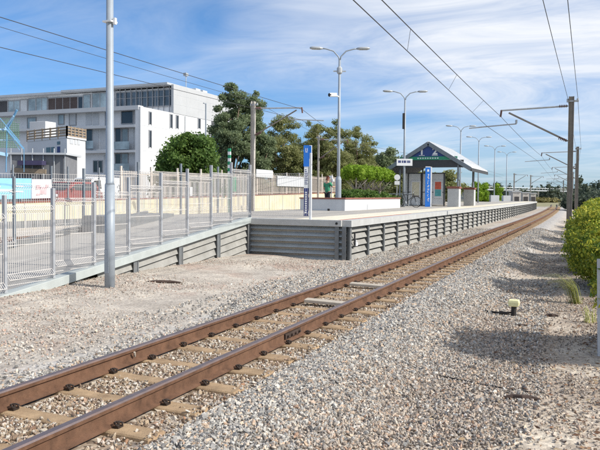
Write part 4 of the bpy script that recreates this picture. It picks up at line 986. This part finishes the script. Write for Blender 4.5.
# shelter
sx0,sx1,sr,sy0,sy1=-13.1,-7.3,-10.2,46.7,54.8; ez,rz_=3.72,5.5
sh=thing('platform_shelter','open gabled platform shelter with white roof and navy gable sign','shelter',(sr,sy0,PZ)); O=(sr,sy0,PZ)
def slope(x0,z0,x1,z1,y0,y1,th,name,mat):
    mb=MB(); mb.loft([[(x0,y,z0),(x1,y,z1),(x1,y,z1+th),(x0,y,z0+th)] for y in(y0,y1)]); return mb.build(name,mat,sh,O)
r_=slope(sr+.02,rz_,sx1,ez,sy0-.1,sy1,.09,'roof',M['roofwhite']); slope(sx0,ez,sr-.02,rz_,sy0-.1,sy1,.09,'roof',M['roofwhite'])
mb=MB()
for k in range(20): 
    y=sy0+.15+k*.42; mb.bar((sr+.05,y,rz_+.085),(sx1,y,ez+.085),.025,.03)
mb.build('roof_rib',M['roofwhite'],sh,O)
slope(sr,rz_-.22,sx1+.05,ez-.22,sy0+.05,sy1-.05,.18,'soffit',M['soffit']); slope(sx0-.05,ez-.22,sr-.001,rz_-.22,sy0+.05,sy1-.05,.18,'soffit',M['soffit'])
for s,xe in((1,sx1),(-1,sx0)):
    mb=MB(); mb.bar((sr,sy0-.14,rz_-.08),(xe,sy0-.14,ez-.08),.08,.26,up=(0,1,0) if False else (0,0,1)); mb.build('barge_board',M['postgrey'],sh,O)
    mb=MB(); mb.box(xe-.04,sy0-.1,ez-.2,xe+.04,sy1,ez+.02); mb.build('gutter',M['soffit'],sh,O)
k_=.62; mb=MB(); hw=2.9*k_; zg=rz_-(rz_-ez)*k_
mb.loft([[(sr-hw,y,zg),(sr+hw,y,zg),(sr,y,rz_-.16)] for y in(sy0-.06,sy0)]); gb=mb.build('gable_panel',M['gable'],sh,O)
mb=MB(); mb.box(sr-hw-.18,sy0-.09,zg-.10,sr+hw+.18,sy0-.01,zg+.13); mb.build('green_band',M['dgreen'],sh,O)
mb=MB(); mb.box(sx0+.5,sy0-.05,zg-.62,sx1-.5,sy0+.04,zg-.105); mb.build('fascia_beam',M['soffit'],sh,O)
# platform numbers 1 and 2 with small symbols under
def digit(poly,name): 
    mb=MB()
    for a,b in poly: mb.bar(a,b,.09,.05,up=(0,1,0))
    return mb.build(name,M['white'],gb,O)
yy=sy0-.085; z0=zg+.30
def text_obj(name,txt,size,mat,parent,loc,rot=(math.pi/2,0,0),depth=.01):
    c=bpy.data.curves.new(name,'FONT'); c.body=txt; c.size=size; c.extrude=depth; c.align_x='CENTER'; c.offset=size*.035
    t=bpy.data.objects.new(name+'_tmp',c); C.objects.link(t); bpy.context.view_layer.update()
    me=bpy.data.meshes.new_from_object(t.evaluated_get(bpy.context.evaluated_depsgraph_get())); bpy.data.objects.remove(t)
    me.materials.clear(); me.materials.append(mat); o=bpy.data.objects.new(name,me); C.objects.link(o); o.parent=parent; o.location=loc; o.rotation_euler=rot; return o
text_obj('number','1',.68,M['white'],gb,(-.45,-.075,z0-.02-PZ)); text_obj('number','2',.68,M['white'],gb,(.46,-.075,z0-.02-PZ))
for x in(sr-.45,sr+.46): mb=MB(); mb.box(x-.2,yy-.01,z0-.11,x+.2,yy+.01,z0-.075); mb.build('underline',M['white'],gb,O)
mb=MB()
for k in range(9): mb.box(sr-.75+k*.17,sy0-.0945,zg-.02,sr-.75+k*.17+.1,sy0-.0905,zg+.06)
mb.build('band_lettering',M['white'],sh,O)
# wall panels
wy=sy0+1.4
def wp(px0,px1,name='wall_panel'):
    a=on_y(px0,200,wy).x; b=on_y(px1,200,wy).x; mb=MB(); mb.box(a,wy,PZ+.12,b,wy+.06,PZ+2.28); mb.build(name,M['shelter'],sh,O)
    for x in(a,b): mb=MB(); mb.box(x-.05,wy-.03,PZ,x+.05,wy+.09,PZ+2.36); mb.build('frame_post',M['shframe'],sh,O)
    mb=MB(); mb.box(a+.052,wy-.02,PZ+2.28,b-.052,wy+.08,PZ+2.36); mb.build('top_rail',M['shframe'],sh,O)
    mb=MB(); mb.box(a+.052,wy-.015,PZ+.95,b-.052,wy-.002,PZ+1.0); mb.build('mid_rail',M['shframe'],sh,O)
wp(408,421); wp(422,430); wp(431,444)
def board(px0,px1,py0,py1,parts):
    a=on_y(px0,py1,wy-.04); b=on_y(px1,py0,wy-.04); mb=MB(); mb.box(a.x-.05,wy-.05,a.z-.05,b.x+.05,wy-.017,b.z+.05); o=mb.build('notice_board',M['white'],sh,O)
    for u0,u1,m in parts:
        mb=MB(); mb.box(a.x+.04,wy-.056,a.z+(b.z-a.z)*u0,b.x-.04,wy-.051,a.z+(b.z-a.z)*u1); mb.build('poster',M[m],o,O)
board(411.5,420,181.5,197,[(.12,.96,'poster_cream'),(.03,.1,'timber')]); board(434.3,441.8,181,197.5,[(.5,.95,'poster_red'),(.08,.49,'poster_teal')])
mb=MB(); mb.box(-12.2,wy+.1,PZ,-12.1,sy1-.4,PZ+2.3); mb.build('wall_panel',M['shelter'],sh,O)
for px,yv in((454,46.2),(469.5,52.2)):
    q=on_y(px,205,yv); mb=MB(); mb.box(q.x-.38,yv-.38,PZ,q.x+.38,yv+.38,PZ+1.22); mb.build('pier',M['pier'],sh,O,bevel=.015)
    mb=MB(); mb.box(q.x-.43,yv-.43,PZ+1.22,q.x+.43,yv+.43,PZ+1.36); mb.build('pier_cap',M['browncap'],sh,O,bevel=.015)
    mb=MB(); mb.tube([(q.x+.15,yv+.5,PZ+1.2),(q.x+.15,yv+.5,ez+.25)],.065,8); mb.build('roof_post',M['postgrey'],sh,O)
for x,y in((-12.3,sy0+.4),(-12.3,sy1-.5),(-8.3,sy1-.4)):
    mb=MB(); mb.tube([(x,y,PZ),(x,y,ez+.3)],.065,8); mb.build('roof_post',M['postgrey'],sh,O)
mb=MB(); mb.box(-11.6,wy+1.6,PZ+.42,-9.4,wy+2.0,PZ+.48); [mb.box(x,wy+1.7,PZ,x+.08,wy+1.9,PZ+.42) for x in(-11.4,-9.7)]; mb.build('bench',M['timber'],sh,O)
# blue pylon before the shelter
q=at_depth(428,206,44.7); t=thing('blue_pylon','slim blue information pylon with white letters before the shelter','sign',(q.x,q.y,PZ),R(20))
mb=MB(); mb.box(-.2,-.06,0,.13,.06,2.58); mb.build('blue_panel',M['blue'],t)
mb=MB(); mb.box(.133,-.065,0,.22,.065,2.62); mb.build('white_edge',M['white'],t)
mb=MB(); mb.box(-.2,-.06,2.585,.13,.06,2.64); mb.build('top_cap',M['white'],t)
mb=MB()
zc_=.35
while zc_<2.1:
    for j in range(random.randint(4,8)):
        hh_=random.choice((.014,.02,.03)); o_=random.choice((-.05,-.05,-.02,.0)); w=random.choice((.09,.06,.04)); mb.box(-.03+o_,-.066,zc_,-.03+o_+w,-.0605,zc_+hh_); zc_+=hh_+random.choice((.012,.02))
    zc_+=.07
mb.box(-.09,-.066,2.3,.03,-.0605,2.45); mb.build('lettering',M['white'],t)
# bicycle leaning by the planter end
q=at_depth(407.5,208,42.0); bk=thing('bicycle','dark bicycle leaning beside the lamp post at the planter end','bicycle',(q.x,q.y,PZ),R(14))
for x in(-.52,.52):
    w=MB(); pts=[(x+.33*math.cos(a),0,.34+.33*math.sin(a)) for a in np.linspace(0,2*math.pi,25)]; w.tube(pts,.02,6,caps=False); wo=w.build('wheel',M['black'],bk)
    s=MB(); 
    for k in range(12): a=k*math.pi/6; s.tube([(x,0,.34),(x+.32*math.cos(a),0,.34+.32*math.sin(a))],.004,4)
    s.build('spokes',M['galv'],wo)
f=MB()
for a,b in(((-.52,.34),(-.1,.32)),((-.1,.32),(-.22,.82)),((-.52,.34),(-.22,.82)),((-.2,.76),(.36,.8)),((-.1,.32),(.38,.72)),((.34,.86),(.52,.34))): f.tube([(a[0],0,a[1]),(b[0],0,b[1])],.02,6)
f.build('frame',M['black'],bk)
f=MB(); f.tube([(.34,0,.86),(.33,0,.98)],.016,6); f.tube([(.4,-.28,1.0),(.33,-.08,.98),(.33,.08,.98),(.4,.28,1.0)],.014,6); f.build('handlebar',M['galv'],bk)
f=MB(); f.loft([[(-.36,-.08,.9),(-.36,.08,.9),(-.36,.06,.95),(-.36,-.06,.95)],[(-.08,-.02,.91),(-.08,.02,.91),(-.08,.015,.94),(-.08,-.015,.94)]]); f.tube([(-.22,0,.8),(-.24,0,.91)],.014,6); f.build('saddle',M['black'],bk)
f=MB(); f.tube([(-.1,-.05,.32),(-.1,.05,.32)],.08,12); f.tube([(-.1,-.08,.32),(-.02,-.08,.18)],.01,5); f.box(-.06,-.14,.16,.02,-.06,.185); f.build('crank',M['galv'],bk)
# low rail with pale boards between planter and shelter
t=thing('seat_frame','low grey rail and small seats at the planter end behind the bicycle','seat',tuple(at_depth(396,203,44).xy)+(PZ,)); 
mb=MB(); mb.box(-.9,-.02,.8,.9,.02,.85)
for k in range(5): mb.tube([(-.85+k*.42,0,0),(-.85+k*.42,0,.85)],.025,6)
mb.build('rail',M['galv'],t)
# white round sign on post left of shelter
q=at_depth(397,186,46); t=thing('round_sign','small white sign plate on a thin post left of the shelter','sign',(q.x,q.y,PZ),R(20))
mb=MB(); mb.tube([(0,0,0),(0,0,2.1)],.03,6); mb.build('post',M['galv'],t); mb=MB(); mb.tube([(0,-.02,1.95),(0,-.05,1.95)],.2,16); mb.box(-.17,-.05,1.45,.17,-.02,1.7); mb.build('sign_plate',M['white'],t)

# signs hung on the picket fence
def fence_sign(px0,px1,py0,py1,mat,label,lines=True,Z=None,name='fence_sign'):
    X=CW+.02; a=on_x(px0,py1,X); b=on_x(px1,py0,X); mb=MB(); mb.box(X-.01,a.y,a.z,X+.03,b.y,b.z); o=mb.build(name,M[mat],org=((X),(a.y+b.y)/2,a.z)); tag(o,label,'sign')
    if lines:
        mb=MB(); n=4
        for k in range(n): mb.box(X+.031,a.y+.3,a.z+(b.z-a.z)*(.2+.2*k),X+.034,a.y+(b.y-a.y)*(.6+.3*random.random()),a.z+(b.z-a.z)*(.2+.2*k)+.05)
        mb.build('sign_print',M['shelter'],o,org=((X),(a.y+b.y)/2,a.z))
fence_sign(256,272.5,170.5,177,'shadetint','grey white board on the picket fence right of the pale mast',False)
fence_sign(277,306,177.5,186,'shadetint','wider grey white board on the picket fence behind the blue topped sign',False)
fence_sign(232.5,236,177,191.5,'green','small green sign on the picket fence left of the pale mast',False)
fence_sign(189.5,192,187,196,'white','small white notice on the picket fence beside the bushy tree',False)
q=on_x(229,190,CW+1.2); t=thing('striped_sign_post','green and white banded sign post by the picket fence','sign post',(q.x,q.y,.3))
for k in range(9):
    mb=MB(); za=on_x(229,178-k*3.3,q.x).z-.3; zb_=on_x(229,174.7-k*3.3,q.x).z-.3; mb.box(-.07,-.06,za,.10,.06,zb_-.002); mb.build('band',M['green' if k%2==0 else 'white'],t)
mb=MB(); mb.box(-.06,-.05,0,.09,.05,on_x(229,178,q.x).z-.3); mb.build('post',M['green'],t)
q=on_x(205.5,190,CW-1.5); t=thing('thin_pole','thin white street pole in front of the bushy tree','pole',(q.x,q.y,.9)); mb=MB(); mb.tube([(0,0,0),(0,0,on_x(205.5,104,q.x).z-.9)],[.07,.05],8); mb.build('shaft',M['lamp'],t); mb=MB(); mb.box(-.04,-.3,on_x(205.5,104,q.x).z-.9,.04,.05,on_x(205.5,104,q.x).z-.85); mb.build('head',M['lamp'],t)
q=at_depth(331.5,190,37.5); t=thing('small_post','short pale post with a small white head behind the planter','post',(q.x,q.y,PZ)); mb=MB(); mb.tube([(0,0,0),(0,0,1.75)],.03,6); mb.build('shaft',M['galv'],t); mb=MB(); mb.box(-.14,-.06,1.62,.06,.06,1.78); mb.tube([(.08,0,1.6),(.1,0,1.45)],.08,8); mb.build('head',M['white'],t,bevel=.01)

# ------------------------------------------------------------------ person in green behind the planter
def skin_obj(name,verts,edges,radii,mat,parent,root=0,sub=2):
    me=bpy.data.meshes.new(name); me.from_pydata(verts,edges,[]); me.materials.append(mat)
    o=bpy.data.objects.new(name,me); C.objects.link(o); o.parent=parent
    m=o.modifiers.new('skin','SKIN'); m.use_smooth_shade=True
    for i,r in enumerate(radii):
        sv=me.skin_vertices[0].data[i]; sv.radius=r if isinstance(r,tuple) else (r,r); sv.use_root=(i==root)
    s=o.modifiers.new('sub','SUBSURF'); s.levels=sub; s.render_levels=sub
    return o
q=at_depth(327.5,190,34.3); pe=thing('person','person in a green shirt standing behind the planter wall facing the trees','person',(q.x,q.y,PZ),R(-15)); pe.scale=(.93,.93,.93)
bv=[(0,0,.95),(0,0,1.12),(0,.01,1.3),(0,0,1.42),(0,-.01,1.5),(0,.03,1.60),(0,.02,1.70),   # pelvis..head
 (-.09,0,.9),(-.1,.02,.5),(-.1,-.02,.09),(-.1,.12,.04),(.09,0,.9),(.1,.03,.5),(.1,-.02,.09),(.1,.12,.04),
 (-.17,0,1.4),(-.23,.02,1.13),(-.21,.16,.93),(-.2,.2,.85),(.17,0,1.4),(.28,.1,1.2),(.34,.3,1.22),(.36,.38,1.24)]
be=[(0,1),(1,2),(2,3),(3,4),(4,5),(5,6),(0,7),(7,8),(8,9),(9,10),(0,11),(11,12),(12,13),(13,14),(3,15),(15,16),(16,17),(17,18),(3,19),(19,20),(20,21),(21,22)]
br=[(.14,.1),(.125,.09),(.145,.1),(.12,.08),(.052,.052),(.075,.09),(.06,.075),.085,.058,.042,.035,.085,.058,.042,.035,.06,.045,.034,.03,.06,.045,.034,.03]
# hands: five short finger chains rooted at each wrist
for wi,(hx,hy,hz),dr in((18,(-.2,.2,.85),Vector((.0,.35,-.94))),(22,(.36,.38,1.24),Vector((.15,.97,.1)))):
    for k in range(5):
        off=Vector(((k-1.5)*.018 if k<4 else -.05,0,0)); L=(.075,.085,.08,.065,.045)[k]; base=len(bv)
        a=Vector((hx,hy,hz))+dr*(.05 if k<4 else .02)+off; b=a+dr*L*.6; c=b+dr*L*.4+Vector((0,-.012,-.012))
        bv+= [tuple(a),tuple(b),tuple(c)]; be+=[(wi,base),(base,base+1),(base+1,base+2)]; br+=[.012,.0095,.008]
skin_obj('body',bv,be,br,M['skin'],pe)
skin_obj('shirt',[(0,0,.84),(0,0,1.12),(0,.01,1.3),(0,0,1.43),(-.17,0,1.4),(-.22,.02,1.18),(.17,0,1.4),(.26,.08,1.24)],[(0,1),(1,2),(2,3),(3,4),(4,5),(3,6),(6,7)],[(.185,.135),(.16,.118),(.17,.125),(.12,.09),.08,.065,.08,.065],M['shirt'],pe,0,2)
skin_obj('trousers',[(0,0,.97),(-.09,0,.88),(-.1,.02,.5),(-.1,-.02,.12),(.09,0,.88),(.1,.03,.5),(.1,-.02,.12)],[(0,1),(1,2),(2,3),(0,4),(4,5),(5,6)],[(.16,.115),.1,.075,.062,.1,.075,.062],M['trouser'],pe)
skin_obj('hair',[(0,.0,1.6),(0,-.015,1.68),(0,.02,1.735)],[(0,1),(1,2)],[(.078,.07),(.088,.095),(.06,.07)],M['hair'],pe,1)
mb=MB()
for s in(-1,1):
    mb.lathe([(.002,-.012),(.011,-.004),(.011,.004),(.002,.012)],8,s*.03,.118); 
mb.v=[(x,y,z+1.625) for x,y,z in mb.v]; mb.build('eyes',M['black'],pe)
mb=MB(); mb.loft([[(-.014,.105,1.58),(.014,.105,1.58),(0,.15,1.585)],[(-.008,.105,1.635),(.008,.105,1.635),(0,.118,1.635)]]); mb.build('nose',M['skin'],pe,smooth=True)
mb=MB(); mb.box(-.026,.1,1.548,.026,.117,1.556); mb.build('mouth',M['poster_red'],pe)
for s in(-1,1): mb=MB(); mb.loft([[(s*.075,.0+a*.02,1.6+b*.032) for a,b in((-1,0),(0,-1),(1,0),(0,1))],[(s*.092,-.008+a*.026,1.605+b*.036) for a,b in((-1,0),(0,-1),(1,0),(0,1))]]); mb.build('ear',M['skin'],pe,smooth=True)

# ------------------------------------------------------------------ small things on the ground
q=(-1.16,12.35); g=h(*q); t=thing('marker_stub','pale yellow capped stub with a dark hose on the gravel','marker',(q[0],q[1],g))
mb=MB(); mb.lathe([(.045,-.05),(.045,.17),(.05,.19)],10); mb.build('stub',M['hose'],t)
mb=MB(); mb.loft([[(a*.085,b*.075,.17) for a,b in((-1,-1),(1,-1),(1,1),(-1,1))],[(a*.095,b*.08,.24) for a,b in((-1,-1),(1,-1),(1,1),(-1,1))],[(a*.085,b*.07,.285) for a,b in((-1,-1),(1,-1),(1,1),(-1,1))]]); mb.build('cap',M['yellowcap'],t,bevel=.015)
mb=MB(); mb.tube([(-.03,0,.06),(-.16,.0,.035),(-.3,.05,.03),(-.45,.0,.05),(-.7,.28,.05),(-.95,.42,.045),(-1.15,.4,.03)],.016,6); mb.build('hose',M['hose'],t,smooth=True)
mb=MB(); mb.tube([(-.1,-.05,.04),(-.24,-.06,.05)],.03,8); mb.build('coupling',M['hose'],t)
for (px,py,L,w,a,lab,nm) in((162,281,.75,.07,.05,'dark iron offcut lying on the gravel before the ramp wall','iron_offcut'),(520,322,.3,.03,.15,'dark stick lying in the hedge shade near the yellow cap','stick'),(552,313,.22,.05,-.3,'dark stone lump right of the yellow cap','rock'),(522,393,.35,.05,-.25,'flat dark root poking from the dirt near the photo bottom','root')):
    r=ray(px,py); z=-.15 if px>500 else .02; tt=(z-EYE)/r.z; x,y=r.x*tt,r.y*tt; zg_=h(x,y)
    mb=MB(); pts=[(-L/2,-.01,.01),(-L/4,.015,.02),(0,-.008,.025),(L/4,.012,.022),(L/2,0,.012)]; mb.tube(pts,[w*.35,w*.55,w*.6,w*.5,w*.3],7)
    o=mb.build(nm,M['rustiron']); o.location=(x,y,zg_); o.rotation_euler=(0,0,YAW+a); tag(o,lab,'debris')
pts=[]
for px,pyy in((322,336),(345,345),(365,352),(390,361),(415,364),(440,367),(480,373),(520,380),(545,383)):
    r=ray(px,pyy); tt=(-.1-EYE)/r.z; x,y=r.x*tt,r.y*tt; pts.append((x,y,h(x,y)+.017))
mb=MB(); mb.tube(pts,.007,6); tag(mb.build('ground_cable',M['hose'],org=pts[0],smooth=True),'thin dark cable lying across the ballast from the near rail toward the hedge','cable')
# white fence post at the hedge
t=thing('fence_post','leaning pale post under the golden shrub at the frame edge','post',(.20,9.55,h(.2,9.55)))
mb=MB(); mb.loft([[(a*.05-z*.025,b*.045,z) for a,b in((-1,-1),(1,-1),(1,1),(-1,1))] for z in(-.15,.5,1.25)]); mb.build('shaft',M['whitepost'],t,bevel=.006)
mb=MB(); mb.box(-.04,-.05,.9,.9,-.045,.95); mb.build('rail_stub',M['whitepost'],t)
# grass tuft
def tuft(label,x,y,n,L,lean):
    V=[];Fq=[];g=h(x,y)
    for i in range(n):
        a=random.uniform(0,2*math.pi); bx_,by_=x+random.gauss(0,.05),y+random.gauss(0,.05); l=L*random.uniform(.6,1.15); d=Vector((math.cos(a)*.35+lean[0],math.sin(a)*.35+lean[1],0)); s=Vector((-d.y,d.x,0)).normalized()*.007
        pts=[Vector((bx_,by_,g)),Vector((bx_,by_,g+l*.55))+d*l*.18,Vector((bx_,by_,g+l*.82))+d*l*.55,Vector((bx_,by_,g+l*.72))+d*l*1.0]
        for k in range(3):
            w0=1-.3*k; w1=1-.3*(k+1); b=len(V); V+=[pts[k]-s*w0,pts[k]+s*w0,pts[k+1]+s*w1,pts[k+1]-s*w1]; Fq.append((b,b+1,b+2,b+3))
    o=np_mesh('grass_tuft',[tuple(v) for v in V],Fq,4,M['grass'],None,(x,y,g)); tag(o,label,'grass')
tuft('long bladed grass tuft leaning out from under the hedge',-.18,14.2,110,.62,(-.75,-.25))
tuft('small wispy grass tuft in the shaded gravel near the frame edge',.05,12.0,22,.3,(-.2,0))

V=[];Fq=[]
for i in range(4200):
    x=random.uniform(-1.6,.9); y=random.uniform(4.4,16)
    if random.random()>.12+.88*sstep(-.6,.35,x): continue
    if not visible(x,y): continue
    g=h(x,y)+.012+random.uniform(0,.02); a=random.uniform(0,6.28); l=random.uniform(.012,.04); w_=l*random.uniform(.2,.45); c,sn=math.cos(a),math.sin(a); t1,t2=random.uniform(-.3,.3),random.uniform(-.3,.3); b=len(V)
    for u,v,zz_ in((-l,0,t1*l),(0,w_,t2*l),(l,0,-t1*l),(0,-w_,-t2*l)): V.append((x+u*c-v*sn,y+u*sn+v*c,g+zz_+abs(t1)*l))
    Fq.append((b,b+1,b+2,b+3))
o=np_mesh('leaf_litter',V,Fq,4,stone_mat('dry_leaf',[(0,(.07,.04,.025)),(.4,(.17,.09,.055)),(.75,(.27,.17,.10)),(1,(.42,.33,.2))])); tag(o,'reddish brown leaf litter fallen on the dirt along the hedge','litter',kind='stuff')
# far road bridge and grey station walls at the end of the platform
q0=at_depth(440,187.5,230); q1=at_depth(566,190,300)
fb=thing('far_bridge','long thin white railed road bridge on the horizon beyond the platform','bridge',(q0.x,q0.y,0)); O=(q0.x,q0.y,0)
mb=MB(); mb.bar((q0.x,q0.y,4.3),(q1.x,q1.y,4.3),1.5,.5); mb.build('deck',M['galv'],fb,O)
mb=MB(); mb.bar((q0.x,q0.y,5.3),(q1.x,q1.y,5.3),.12,.15)
for k in range(40): p=q0.lerp(q1,k/39); mb.box(p.x-.06,p.y-.06,4.5,p.x+.06,p.y+.06,5.3)
mb.build('railing',M['white'],fb,O)
for k in range(9): p=q0.lerp(q1,(k+.5)/9); mb=MB(); mb.box(p.x-.5,p.y-.6,0,p.x+.5,p.y+.6,4.05); mb.build('pier',M['mastpale'],fb,O)
for i,(px0,px1,Z,py) in enumerate(((513,521,125,192),(523,529,128,193),(531,536,135,193.5))):
    a=at_depth(px0,py,Z); b=at_depth(px1,py,Z); lab=['widest grey concrete hut beyond the platform end','grey concrete hut in the middle beyond the platform end','small grey hut closest to the far track end'][i]
    t=thing('concrete_hut',lab,'hut',(a.x,a.y,.3),0,'grey huts beyond the platform'); O=(a.x,a.y,.3)
    mb=MB(); mb.prism([(a.x,a.y),(b.x,b.y),(b.x-1,b.y+2.2),(a.x-1,a.y+2.2)],.0,a.z); mb.build('wall',M['mastpale'],t,O)
    mb=MB(); mb.prism([(a.x-.15,a.y-.15),(b.x+.15,b.y-.15),(b.x-1,b.y+2.4),(a.x-1.15,a.y+2.4)],a.z,a.z+.15); mb.build('roof',M['bpanel'],t,O)
    mb=MB(); c=a.lerp(b,.5); d=(b-a).normalized(); mb.bar((c.x-d.x*.4,c.y-d.y*.4-.03,1.1),(c.x+d.x*.4,c.y+d.y*.4-.03,1.1),.06,1.4); mb.build('door',M['bdark'],t,O)
# grey fence panels along the far platform back
t=thing('platform_back_fence','low grey mesh fence along the back of the far platform','fence',(PX0,56,PZ)); O=(PX0,56,PZ)
for k in range(15):
    y=56+k*3.2; b=bend(y); mb=MB(); mb.box(PX0+b-.03,y-.03,PZ,PX0+b+.03,y+.03,PZ+1.25); mb.build('fence_post',M['postgrey'],t,O)
    if k<14: mesh_panel((PX0+b,y,0),(PX0+bend(y+3.2),y+3.2,0),PZ+.08,PZ+1.2,None,.16,.008,False).build('mesh_panel',M['postgrey'],t,O)

# ------------------------------------------------------------------ light, sky
SUN_EL=R(37); AZ=math.atan2(1.0,.05)                          # azimuth from +Y toward +X
sd=bpy.data.lights.new('sun','SUN'); sd.energy=4.6; sd.angle=R(.55); sd.color=(1,.945,.86)
so=bpy.data.objects.new('sun',sd); C.objects.link(so)
dirv=Vector((math.sin(AZ)*math.cos(SUN_EL),math.cos(AZ)*math.cos(SUN_EL),math.sin(SUN_EL)))
so.rotation_euler=dirv.to_track_quat('Z','Y').to_euler(); so.location=dirv*60
w=bpy.data.worlds.new('World'); sc.world=w; w.use_nodes=True; nt=w.node_tree; bg=nt.nodes['Background']
sky=node(nt,'ShaderNodeTexSky',sky_type='NISHITA'); sky.sun_disc=False; sky.sun_elevation=SUN_EL; sky.sun_rotation=AZ; sky.altitude=20; sky.air_density=1.0; sky.dust_density=.6; sky.ozone_density=1.6
tc=node(nt,'ShaderNodeTexCoord'); sep=node(nt,'ShaderNodeSeparateXYZ'); nt.links.new(tc.outputs['Generated'],sep.inputs[0])
zc=math_(nt,'ADD',math_(nt,'MAXIMUM',sep.outputs[2],0.),.12)
cmb=node(nt,'ShaderNodeCombineXYZ')
nt.links.new(math_(nt,'DIVIDE',sep.outputs[0],zc),cmb.inputs[0]); nt.links.new(math_(nt,'DIVIDE',sep.outputs[1],zc),cmb.inputs[1])
mp=node(nt,'ShaderNodeMapping'); mp.inputs['Rotation'].default_value=(0,0,R(28)); mp.inputs['Scale'].default_value=(.75,1.25,1); mp.inputs['Location'].default_value=(1.3,.4,0); nt.links.new(cmb.outputs[0],mp.inputs[0])
def wn(scale,detail,rough,dist=0.):
    n=node(nt,'ShaderNodeTexNoise'); n.inputs['Scale'].default_value=scale; n.inputs['Detail'].default_value=detail; n.inputs['Roughness'].default_value=rough; n.inputs['Distortion'].default_value=dist; nt.links.new(mp.outputs[0],n.inputs['Vector']); return n.outputs['Fac']
side=math_(nt,'MULTIPLY',math_(nt,'ADD',sep.outputs[0],.32),.6)
big=ramp(nt,math_(nt,'ADD',wn(.42,4,.5,.6),side),[(.33,0.),(.58,1.)]); fine=ramp(nt,wn(1.5,10,.62,1.0),[(.36,0.),(.74,1.)])
cl=math_(nt,'MULTIPLY',big,math_(nt,'ADD',math_(nt,'MULTIPLY',fine,.60),.48)); cl=math_(nt,'ADD',math_(nt,'MULTIPLY',cl,.95),math_(nt,'MULTIPLY',fine,.22),True)
skyc=mixc(nt,1.,sky.outputs[0],(.58,.89,1.20),'MULTIPLY')
hz_=ramp(nt,sep.outputs[2],[(0.,1.),(.30,0.)])
skyc=mixc(nt,hz_,skyc,mixc(nt,1.,skyc,(.70,.84,1.04),'MULTIPLY'))
cl=math_(nt,'MULTIPLY',cl,ramp(nt,sep.outputs[2],[(.02,.45),(.20,1.)]))
col=mixc(nt,cl,skyc,(7.5,7.8,8.3)); nt.links.new(col,bg.inputs[0]); bg.inputs[1].default_value=.11

vs=sc.view_settings; vs.view_transform='Standard'; vs.look='None'; vs.gamma=1; vs.exposure=.17; vs.use_curve_mapping=False
sc.render.engine='CYCLES'; sc.cycles.max_bounces=6; sc.cycles.diffuse_bounces=3; sc.cycles.glossy_bounces=2; sc.cycles.transmission_bounces=2; sc.cycles.transparent_max_bounces=4
sc.cycles.use_denoising=False
